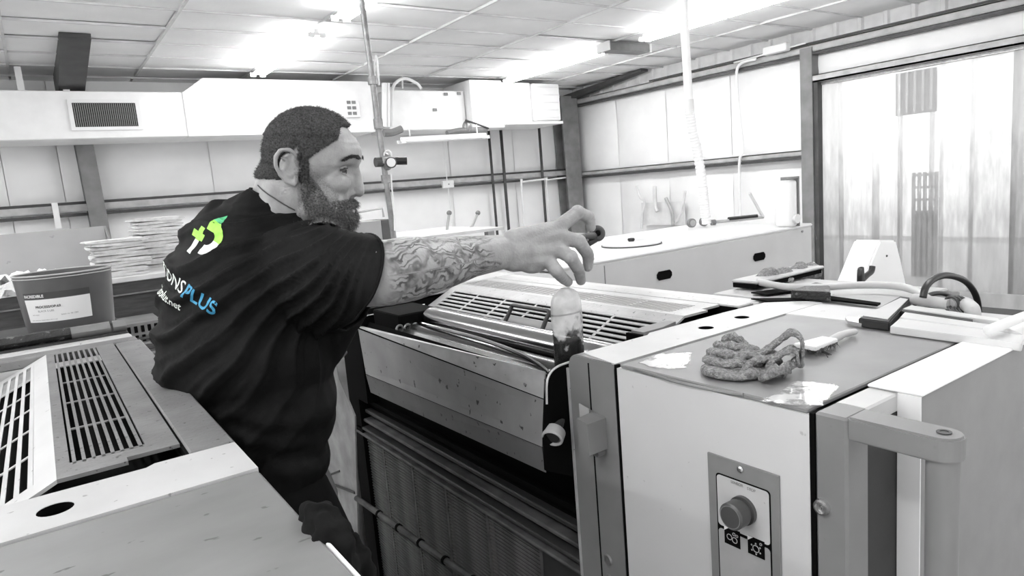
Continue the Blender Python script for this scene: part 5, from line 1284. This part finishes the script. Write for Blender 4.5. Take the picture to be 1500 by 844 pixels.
d -= .002*gauss(loc, (.115, 0, .018), (.02, .004, .008))
# knuckle creases, tendons
for f in FG:
    for j in (1, 2):
        dd_ = np.linalg.norm(co-np.array(f[j]), axis=1); d += np.where(dd_ < .02, -.0006*np.sin(dd_*1800), 0)*(dd_ < .016)
co += no*d[:, None]; setco(body, co)
# tattoo coordinates
ax_ = np.array(WR-EL); Lx = np.linalg.norm(ax_); ax_ = ax_/Lx; rel = co-np.array(EL)
t = rel @ ax_; upv = np.array((0, 0, 1.)); upv = upv-ax_*(upv @ ax_); upv /= np.linalg.norm(upv); sdv = np.cross(ax_, upv)
ang = np.arctan2(rel @ upv, -(rel @ sdv)*np.sign(1))
rad_ = np.linalg.norm(rel-np.outer(t, ax_), axis=1)
tn = t/Lx
w1 = np.clip((tn+.10)/.05, 0, 1)*np.clip((.80+.05*np.sin(ang*4)+.04*np.sin(ang*9)-tn)/.04, 0, 1)
mask = w1*(rad_ < .075)*(np.linalg.norm(co-np.array(SR), axis=1) > .11)
col = np.stack([tn, ang*.35+.5, mask, np.ones_like(t)], 1).astype(np.float32)
ca_ = body.color_attributes.new('ink', 'FLOAT_COLOR', 'POINT'); ca_.data.foreach_set('color', col.ravel())
# head mesh data for hair and beard shells before the body is linked
bmh = bmesh.new(); bmh.from_mesh(body); bmh.verts.ensure_lookup_table()
bvb = BVHTree.FromPolygons([v.co.copy() for v in body.vertices], [list(p.vertices) for p in body.polygons])
bo = link('body', body, mSKIN, person)

def smooth01(x): x = np.clip(x, 0, 1); return x*x*(3-2*x)
def hair_mask(p):
    x, y, z = p[:, 0], np.abs(p[:, 1]), p[:, 2]
    top = smooth01((z-(.082-.25*np.clip(.05-np.abs(y), 0, .05)+.30*np.clip(x-.07, 0, .1)))/.006)*(x > -.2)        # crown to front hairline
    side = smooth01((.086-1.35*np.clip(.058-z, 0, .1)-x)/.006)*smooth01((z-.006)/.006)
    back = smooth01((-.012-x)/.008)*smooth01((z+.022)/.01)*smooth01((x+.10)/.01)
    burn = smooth01((x-.010)/.005)*smooth01((.036-x)/.006)*smooth01((z+.03)/.01)*smooth01((.05-z)/.01)
    front = smooth01((z-.078)/.006)*smooth01((.104-x)/.006)*(y < .04)
    h = np.maximum.reduce([top, side, back, burn, front])
    # bald temple bay
    bay = smooth01((x-.078)/.008)*smooth01((y-.024)/.008)*smooth01((.092-z)/.010)
    h = h*(1-bay)
    ear = (np.abs(p[:, 1]) > .0745)*(x > -.030)*(x < .014)*(z > -.034)*(z < .044)
    return h*(1-ear)
def beard_mask(p):
    x, y, z = p[:, 0], np.abs(p[:, 1]), p[:, 2]
    cheek = .014-.98*np.clip(x-.014, 0, .2)                                # upper edge falls towards the mouth
    b_ = smooth01((cheek-z)/.010)*smooth01((x-.010-.25*np.clip(-z-.05, 0, .2))/.008)
    mous = smooth01((x-.080)/.006)*smooth01((-.052-z)/.003)
    low = smooth01((x-.0)/.02)*smooth01((-.09-z)/.01)*smooth01((z+.135)/.01)
    b_ = np.maximum.reduce([b_*smooth01((z+.14)/.02), mous, low])
    lips = gauss(p, (.110, 0, -.075), (.010, .013, .0035))
    return b_*(1-np.clip(lips*1.6, 0, 1))
def shell(maskf, thick, name, m, rough_, lab_):
    msk = maskf(loc); near = (np.linalg.norm(loc-np.array((.03, 0, -.0)), axis=1) < .17)
    msk = msk*near
    b2 = bmh.copy(); b2.verts.ensure_lookup_table()
    lim = .3 if name == 'hair' else .6
    kill = [v for v in b2.verts if msk[v.index] < lim]
    idx = np.array([v.index for v in b2.verts if msk[v.index] >= lim]); 
    bmesh.ops.delete(b2, geom=kill, context='VERTS')
    me = bpy.data.meshes.new(name); b2.to_mesh(me); b2.free()
    c2 = getco(me); n2 = no[idx]; mm = msk[idx]
    th = thick(loc[idx])*mm**.5
    mm2 = np.clip((mm-lim)/(1-lim), 0, 1); th = th*mm2**.7; c2 = c2+n2*(th-.0003+.0006*mm2+rough_*mm*(nz(c2, 330, 5)+.6*nz(c2, 700, 2)))[:, None]; setco(me, c2)
    o = link(name, me, m, person)
    return o, c2, n2, mm
nearh = np.linalg.norm(loc-np.array((.03, 0, 0)), axis=1) < .17
sb1 = hair_mask(loc)*nearh; sb2 = beard_mask(loc)*nearh
stub = np.clip(np.maximum(sb1, sb2*.9), 0, 1)
soft = np.exp(-np.clip(loc[:, 2]-(.022-.85*np.clip(loc[:, 0]-.014, 0, .2)), 0, 1)/.006)*(loc[:, 0] > .008)*nearh*(loc[:, 0] < .095)*.55
stub = np.maximum(stub, soft*(loc[:, 2] < .05)*(loc[:, 2] > -.12))
body.attributes.new('stubble', 'FLOAT', 'POINT').data.foreach_set('value', stub.astype(np.float32))
mHAIR = mat('short dark hair', .04, .7, var=.9, scale=300, bump=.5, bscale=700)
mBEARD = mat('grizzled beard', .14, .8, var=.75, scale=330, bump=.5, bscale=600)
hair, hc2, hn2, hm2 = shell(hair_mask, lambda p: .0045+.003*(p[:, 2] > .06), 'hair', mHAIR, .0012, '')
beard, bc2, bn2, bm2 = shell(beard_mask, lambda p: .003+.010*smooth01((-.05-p[:, 2])/.06)*smooth01((p[:, 0]-.03)/.05), 'beard', mBEARD, .0022, '')
def strands(c, n, mm, cnt, ln, wd_, dirv, name, m, par, jit):
    rnd = np.random.default_rng(4); w = mm/mm.sum(); ids = rnd.choice(len(c), cnt, p=w)
    p = c[ids]+rnd.normal(size=(cnt, 3))*.0008; dirs = n[ids]*.8+np.array(dirv)+rnd.normal(size=(cnt, 3))*jit
    dirs /= np.linalg.norm(dirs, axis=1)[:, None]; L_ = ln*(rnd.uniform(.4, 1.2, cnt))[:, None]
    sd_ = np.cross(dirs, rnd.normal(size=(cnt, 3))); sd_ /= np.linalg.norm(sd_, axis=1)[:, None]
    vs = np.stack([p-sd_*wd_, p+sd_*wd_, p+dirs*L_], 1).reshape(-1, 3)
    me = bpy.data.meshes.new(name); me.from_pydata(vs.tolist(), [], np.arange(cnt*3).reshape(-1, 3).tolist())
    o = link(name, me, m, par, origin=wl(par)); o['kind'] = 'stuff'; return o
strands(hc2, hn2, hm2, 9000, .0045, .00045, (0, 0, -.15), 'hair_strands', mHAIR, hair, .4)
strands(bc2, bn2, bm2, 11000, .010, .00040, np.array(hu)*-.7+np.array(fw)*.1, 'beard_strands', mBEARD, beard, .45)
bmh.free()
# eyes, brows
for s_ in (-1, 1):
    c = hp3(.0835, s_*.0315, .002)
    ey = part('eye', B().ell(c, (.0122, .0118, .0118), HM, 20), mat('shaded eye white', .06, .3, var=.02), person, smooth=True)  # eyeball darkened: the brow's shadow is put into its colour
    g = (fw*1.0+hu*-.35+lf*s_*.05).normalized(); part('iris', B().ell(c+g*.0085, (.0048, .0068, .0068), HM, 14), mat('dark iris', .01, .1), ey, smooth=True)
    pts = [hp3(.112, s_*.014, .0235), hp3(.110, s_*.024, .0275), hp3(.100, s_*.037, .0275), hp3(.086, s_*.048, .021)]
    bb = B()
    pts = [Vector(bvb.find_nearest(p_)[0]) for p_ in pts]
    for k in range(420):
        u = random.random()*2.999; i = int(u); p_ = lerp(pts[i], pts[i+1], u-i)+hu*random.uniform(-.0024, .0024)+fw*random.uniform(-.002, .003)
        p_ += fw*.0012+lf*s_*.0006; e_ = p_+(-fw*.6+lf*s_*.8+hu*random.uniform(-.2, .4))*.007+(fw+lf*s_)*.0022; w_ = hu*.0007
        bb._add([p_-w_, p_+w_, e_], [(0, 1, 2)])
    eb_ = part('eyebrow', bb, mHAIR, person)
    lb_ = B().ell(c, (.0140, .0136, .0136), HM, 28)
    dead = []
    for v in lb_.bm.verts:
        q_ = HM.transposed() @ (v.co-c)
        el_ = math.degrees(math.atan2(q_.z, q_.x))
        if q_.x < -.002 or -20 < el_ < 14: dead.append(v)
    bmesh.ops.delete(lb_.bm, geom=dead, context='VERTS')
    part('eyelid', lb_, mSKIN, person, smooth=True)
    la_ = [c+HM @ Vector((.0142*math.cos(math.radians(14))*math.cos(a_), .0142*math.sin(a_), .0142*math.sin(math.radians(14))*math.cos(a_))) for a_ in np.linspace(-1.3, 1.3, 9)]
    part('lash_line', B().tube(la_, .0009, 6), mHAIR, person, smooth=True)
# necklace cord
P = [A(380, 272, 1.30), A(390, 283, 1.275), A(402, 291, 1.262), A(418, 299, 1.26), A(432, 306, 1.26)]
P = [bvb.find_nearest(q_) for q_ in curve(P)]; P = [q_[0]+q_[1]*.0012 for q_ in P]
part('neck_cord', B().tube(P, .0012, 6), mSTEEL, person)

# ---- T-shirt
tb_ = B()
def te(px, py, y, r_, rot=None): tb_.ell(A(px, py, y), r_, rot, 28)
te(388, 358, 1.42, (.12, .20, .085)); te(358, 392, 1.40, (.128, .20, .13)); te(362, 432, 1.38, (.152, .21, .15)); te(364, 505, 1.37, (.168, .205, .16))
te(374, 585, 1.37, (.15, .20, .16)); te(386, 655, 1.36, (.118, .18, .15)); te(392, 700, 1.35, (.098, .16, .14))
tb_.cap(A(392, 344, 1.38), A(350, 362, 1.42), .075, .102, 24)
tb_.cap(A(450, 402, 1.22), A(500, 407, 1.10), .100, .081, 28); tb_.cap(A(500, 407, 1.10), A(575, 407, 1.0), .081, .066, 28)
tb_.cap(A(420, 362, 1.34), A(480, 395, 1.20), .06, .068, 24)
tb_.cap(A(470, 440, 1.25), A(440, 470, 1.3), .09, .11, 24); tb_.cap(A(402, 342, 1.32), A(430, 384, 1.33), .06, .09, 24)
tb_.cap(SL+Vector((-.02, 0, -.02)), SL+Vector((.06, .04, -.14)), .09, .075, 20)
te(262, 462, 1.38, (.035, .10, .05)); te(268, 505, 1.38, (.045, .10, .05))
tb_.cap(A(366, 322, 1.36), A(395, 330, 1.33), .056, .052, 20); tb_.cap(A(380, 318, 1.33), A(432, 346, 1.30), .056, .060, 20); tb_.cap(A(470, 432, 1.18), A(530, 424, 1.05), .072, .058, 24)
sh = voxel(tb_, .0055, 8)
# fold relief, then openings
co = getco(sh); no = getno(sh)
cx = Vector((0, 0, H)); q = co-np.array(cx); zc_ = q @ np.array(W)
# fold fan: measured about the armpit in the plane of the back (spanned by U and R, i.e. the torso's own side plane)
ap_ = np.array(A(560, 300, 1.1)); e1 = np.array((.93, -.36, 0.)); e2 = np.array((0, 0, 1.)); rel = co-ap_
a1_, a2_ = rel @ e1, rel @ e2
th = np.arctan2(a2_, -a1_); rr = np.hypot(a1_, a2_)
n1 = nz(co, 5, 2); n2_ = nz(co, 12, 7)
ph = th*24+n1*3.0+n2_*.9+rr*3.0
rid = (1-np.abs(np.sin(ph)))**1.6
ph2 = th*47+n1*5+n2_*2
rid2 = (1-np.abs(np.sin(ph2)))**2
fade = smooth01((rr-.05)/.15)*smooth01((-.0-th*1.0+.25)/.4)*smooth01((th+1.25)/.3)
amp = .0125*fade+.0015
dsp = rid*amp+rid2*.004*fade-.005*fade
low = smooth01((1.30-co[:, 2])/.1); dsp += low*(.006*np.abs(np.sin(co[:, 2]*38+n1*5+a1_*9))**2-.003)
co += no*dsp[:, None]; setco(sh, co)
bs_ = bmesh.new(); bs_.from_mesh(sh)
def cut(c, nrm, rad):
    c, nrm = Vector(c), Vector(nrm).normalized()
    fs = [f for f in bs_.faces if (f.calc_center_median()-c).length < rad]
    g = list(set(fs)|set(e for f in fs for e in f.edges)|set(v for f in fs for v in f.verts))
    bmesh.ops.bisect_plane(bs_, geom=g, plane_co=c, plane_no=nrm, dist=1e-5)
    k = [f for f in bs_.faces if (f.calc_center_median()-c).length < rad and (f.calc_center_median()-c).dot(nrm) > 0]
    bmesh.ops.delete(bs_, geom=k, context='FACES')
# sleeve hem plane passes px (548,350) and (505,470)
hc_ = A(531, 408, 1.035); hn_ = Vector((.93, -.1, -.36)).normalized()
cut(hc_, hn_, .12)
nk = A(396, 286, 1.335); cut(nk, (fw*.5+Vector((.0, 0, 1))).normalized(), .125)
cut(Vector((.42, 1.36, A(400, 728, 1.2).z-.02)), (0, 0, -1), .5)
me = bpy.data.meshes.new('t_shirt'); bs_.to_mesh(me); bs_.free()
for p in me.polygons: p.use_smooth = True
so = link('t_shirt', me, mSHIRT, person); so['label'] = 'creased black cotton t-shirt with printed back'
sm = so.modifiers.new('thickness', 'SOLIDIFY'); sm.thickness = .0022; sm.offset = -1
# hem tubes: follow the open borders
bm_ = bmesh.new(); bm_.from_mesh(me); off = Vector(WLOC[so.name])
left_ = set(e for e in bm_.edges if e.is_boundary)
while left_:
    loop_ = [left_.pop()]; front = [loop_[0].verts[1], loop_[0].verts[0]]; chain_ = [loop_[0].verts[0], loop_[0].verts[1]]
    while True:
        nx = [e for e in chain_[-1].link_edges if e in left_]
        if not nx: break
        left_.discard(nx[0]); chain_.append(nx[0].other_vert(chain_[-1]))
    if len(chain_) > 20: part('hem', B().tube([v.co+off for v in chain_], .0021, 5, False), mSHIRT, so, smooth=True)
bm_.free()
# ---- print on the back
bvh = BVHTree.FromPolygons([v.co+off for v in me.vertices], [list(p.vertices) for p in me.polygons])
def mcol(name, c): 
    return mat(name, c, .6, var=.15, scale=90)
mLIME, mTEAL, mWH, mBLU = mcol('lime print', (.36, .78, .10)), mcol('green print', (.10, .55, .25)), mcol('white print', (.8, .85, .8)), mcol('blue print', (.06, .33, .55))
O = A(299, 353, 1.28)
h0 = bvh.ray_cast(O-(O-Vector((0, 0, H))).normalized()*.4, (O-Vector((0, 0, H))).normalized()); O = h0[0]
pu = (A(307, 437, O.y)-A(272, 404, O.y)); pu = Vector((pu.x, pu.y, pu.z)).normalized()       # reading direction
nn = Vector((-.50, -.86, .12)).normalized()                          # outward normal of the upper back
def onback(px, py):
    d_ = (A(px, py, 1.)-Vector((0, 0, H))); t_ = (O-Vector((0, 0, H))).dot(nn)/d_.dot(nn); return Vector((0, 0, H))+d_*t_
pu = (onback(297+35, 352+17)-onback(297, 352)).normalized(); pv = nn.cross(pu).normalized()
if pv.z < 0: pv = -pv
def project(me2, u0_, v0_, nm, m, lift=.0012):
    """lay flat print on the cloth: every point goes straight down the back's normal"""
    bmt = bmesh.new(); bmt.from_mesh(me2); bmesh.ops.triangulate(bmt, faces=bmt.faces)
    for _ in range(3):
        long_ = [e for e in bmt.edges if e.calc_length() > .004]
        if not long_: break
        bmesh.ops.subdivide_edges(bmt, edges=long_, cuts=1); bmesh.ops.triangulate(bmt, faces=bmt.faces)
    dead = []
    for v in bmt.verts:
        w = O+pu*(v.co.x+u0_)+pv*(v.co.y+v0_)
        h_ = bvh.ray_cast(w+nn*.18, -nn, .5)
        if h_[0] is None: dead.append(v); continue
        v.co = h_[0]+nn*lift
    bmesh.ops.delete(bmt, geom=dead, context='VERTS'); bmt.to_mesh(me2); bmt.free(); return link(nm, me2, m, so)
def flat(polys):
    b = B()
    for P in polys: b._add([(x, y, 0) for x, y in P], [tuple(range(len(P)))])
    return b.mesh('f', recalc=False)
s = .037
def sc(P): return [((x-.1)*s*.95, y*s) for x, y in P]
arc = lambda cx_, cy_, r_, a0, a1, n: [(cx_+r_*math.cos(math.radians(a0+(a1-a0)*i/n)), cy_+r_*math.sin(math.radians(a0+(a1-a0)*i/n))) for i in range(n+1)]
# letter P: bowl on the right, folded top leaf, plus sign worked into the stem
bowl_o = arc(.25, .25, .85, 60, -90, 10); bowl_i = arc(.25, .25, .38, -90, 60, 10)
quads = lambda o_, i_, a, b2: [[o_[k], o_[k+1], i_[len(i_)-2-k], i_[len(i_)-1-k]] for k in range(a, b2)]
project(flat([sc(P) for P in quads(bowl_o, bowl_i, 4, 10)]), .0, .0, 'print_logo', mWH)
project(flat([sc(P) for P in quads(bowl_o, bowl_i, 0, 4)]+[sc([(-.1, 1.1), (.62, 1.1), (.67, .98), (.44, .58), (-.1, .58)])]), .0, .0, 'print_logo', mLIME)
project(flat([sc([(-.1, 1.1), (.35, 1.55), (.62, 1.1)])]), 0, 0, 'print_logo', mTEAL)
project(flat([sc([(-.55, .55), (-.2, .55), (-.2, -.15), (-.55, -.15)]), sc([(-.95, .25), (-.55, .25), (-.55, -.1), (-.95, -.1)]), sc([(-.2, .25), (-.02, .25), (-.02, -.1), (-.2, -.1)])]), 0, 0, 'print_logo', mLIME)
project(flat([sc([(-.55, -.15), (-.2, -.15), (-.2, -.85), (-.55, -.85)])]), 0, 0, 'print_logo', mWH)
t1 = text_mesh('PLUS', .034, .0007); w1_ = getco(t1)[:, 0].max()
tx0, ty0 = .020, -.098
project(t1, tx0, ty0, 'print_lettering', mBLU)
t2 = text_mesh('SOLUTIONS', .032, .0002); w2_ = getco(t2)[:, 0].max()
project(t2, tx0-w2_-.004, ty0+.001, 'print_lettering', mWH)
t3 = text_mesh('www.solutionsplus.net', .019, .0003); w3_ = getco(t3)[:, 0].max()
project(t3, tx0-w3_+.004, ty0-.028, 'print_lettering', mWH)
# ---- trousers and boots
tr_ = B(); pc = A(372, 716, 1.38); fz = .09
for s_ in (-1, 1):
    hip = pc+Vector((.02, s_*.10, .0)); kn = Vector((.45, 1.36+s_*.13, .55)); an = Vector((.42, 1.36+s_*.15, .13))
    tr_.chain([hip, kn, an], [.105, .078, .07], 20)
    foot = B().box((an.x-.11, an.y-.05, 0), (an.x+.20, an.y+.05, .025), .01, 2).cap((an.x-.04, an.y, .08), (an.x+.13, an.y, .05), .05, .04, 16).cap((an.x-.03, an.y, .18), (an.x-.04, an.y, .08), .05, .052, 16)
    me_ = voxel(foot, .006, 3); link('boot', me_, mSHOE, person)
tr_.ell(pc+Vector((.0, 0, -.02)), (.115, .185, .14), None, 24)
me_ = voxel(tr_, .009, 4); co = getco(me_); no_ = getno(me_); co += no_*(.006*nz(co, 9, 1))[:, None]; setco(me_, co)
link('trousers', me_, mTROU, person)

# ================================================================== WHAT HE HOLDS
# squeeze bottle, clear plastic with dark ink low down
bt = A(837, 420, .985); bbm = A(836, 545, .985)
bw = .036
bo_ = thing('plastic_bottle', bbm, 'ink-stained translucent plastic bottle held by the fingertips over the trough', 'bottle')
def squash(b, c, m_, nm, par, ky=.5):
    for v in b.bm.verts: v.co.y = c.y+(v.co.y-c.y)*ky
    return part(nm, b, m_, par)
hgt = bt.z-bbm.z
pm = bpy.data.materials.new('clear plastic'); pm.use_nodes = True; N_ = pm.node_tree.nodes; L_ = pm.node_tree.links; pbs = N_['Principled BSDF']
pbs.inputs['Roughness'].default_value = .18
tpn = N_.new('ShaderNodeBsdfTransparent'); mxs = N_.new('ShaderNodeMixShader'); nn_ = N_.new('ShaderNodeTexNoise'); tc_ = N_.new('ShaderNodeTexCoord')
rmp = N_.new('ShaderNodeValToRGB'); rmp.color_ramp.elements[0].position = .42; rmp.color_ramp.elements[1].position = .58; rmp.color_ramp.elements[0].color = (.15, .15, .15, 1); rmp.color_ramp.elements[1].color = (.35, .35, .35, 1)
nn_.inputs['Scale'].default_value = 26; nn_.inputs['Detail'].default_value = 4; L_.new(tc_.outputs['Object'], nn_.inputs['Vector']); L_.new(nn_.outputs['Fac'], rmp.inputs[0]); L_.new(rmp.outputs[0], mxs.inputs[0])
# dried ink: blotches that get denser towards the bottom
sz_ = N_.new('ShaderNodeSeparateXYZ'); L_.new(tc_.outputs['Object'], sz_.inputs[0]); n5 = N_.new('ShaderNodeTexNoise'); n5.inputs['Scale'].default_value = 38; n5.inputs['Detail'].default_value = 5; L_.new(tc_.outputs['Object'], n5.inputs['Vector'])
ma_ = N_.new('ShaderNodeMath'); ma_.operation = 'MULTIPLY_ADD'; L_.new(sz_.outputs[2], ma_.inputs[0]); ma_.inputs[1].default_value = 5; ma_.inputs[2].default_value = -.12
mb_ = N_.new('ShaderNodeMath'); mb_.operation = 'ADD'; L_.new(ma_.outputs[0], mb_.inputs[0]); L_.new(n5.outputs['Fac'], mb_.inputs[1])
rk_ = N_.new('ShaderNodeValToRGB'); rk_.color_ramp.elements[0].position = .72; rk_.color_ramp.elements[1].position = .86; rk_.color_ramp.elements[0].color = (.03, .03, .03, 1); rk_.color_ramp.elements[1].color = (.7, .7, .7, 1)
L_.new(mb_.outputs[0], rk_.inputs[0]); L_.new(rk_.outputs[0], pbs.inputs['Base Color'])
L_.new(pbs.outputs[0], mxs.inputs[1]); L_.new(tpn.outputs[0], mxs.inputs[2]); L_.new(mxs.outputs[0], N_['Material Output'].inputs[0])
prof_ = [(0, .001), (bw*.92, .001), (bw, .006), (bw*.97, hgt*.4), (bw, hgt*.62), (bw*.99, hgt*.78), (bw*.94, hgt*.86), (bw*.8, hgt*.93), (bw*.5, hgt*.98), (bw*.3, hgt)]
squash(B().lathe(bbm, prof_, 40), bbm, pm, 'shell', bo_)
ib = B().lathe(bbm, [(0, .003), (bw*.88, .003), (bw*.93, .008), (bw*.93, hgt*.38), (0, hgt*.40)], 32); squash(ib, bbm, mat('ink', .02, .2), 'ink', bo_)
squash(B().lathe(bbm, [(bw*1.01, hgt*.70), (bw*1.0, hgt*.715), (bw*.98, hgt*.73)], 40), bbm, mGAL, 'ridge', bo_)
# ring-ended tool between thumb and index
tl = thing('ring_spanner', A(872, 342, 1.04), 'small dark ring-ended tool held between the thumb and index finger', 'tool')
cR = A(875, 342, 1.045); axr = Vector((-.45, -.85, .15)).normalized()
part('ring_head', B().ring(cR, axr, .0105, .0065, 26, 10), mSTEEL, tl)
part('ring_centre', B().ell(cR, (.0075, .0075, .0075)), mBLACK, tl)
part('shank', B().chain([cR-Vector((.012, 0, .004)), A(855, 347, 1.045), A(838, 352, 1.035)], [.0085, .0065, .006], 12), mSTEEL, tl)
part('lower_jaw', B().chain([A(872, 352, 1.045), A(862, 357, 1.045)], [.0055, .0065], 12), mGREYD, tl)
print('OBJECTS', len(bpy.data.objects), 'TRIS', sum(len(m.polygons) for m in bpy.data.meshes))
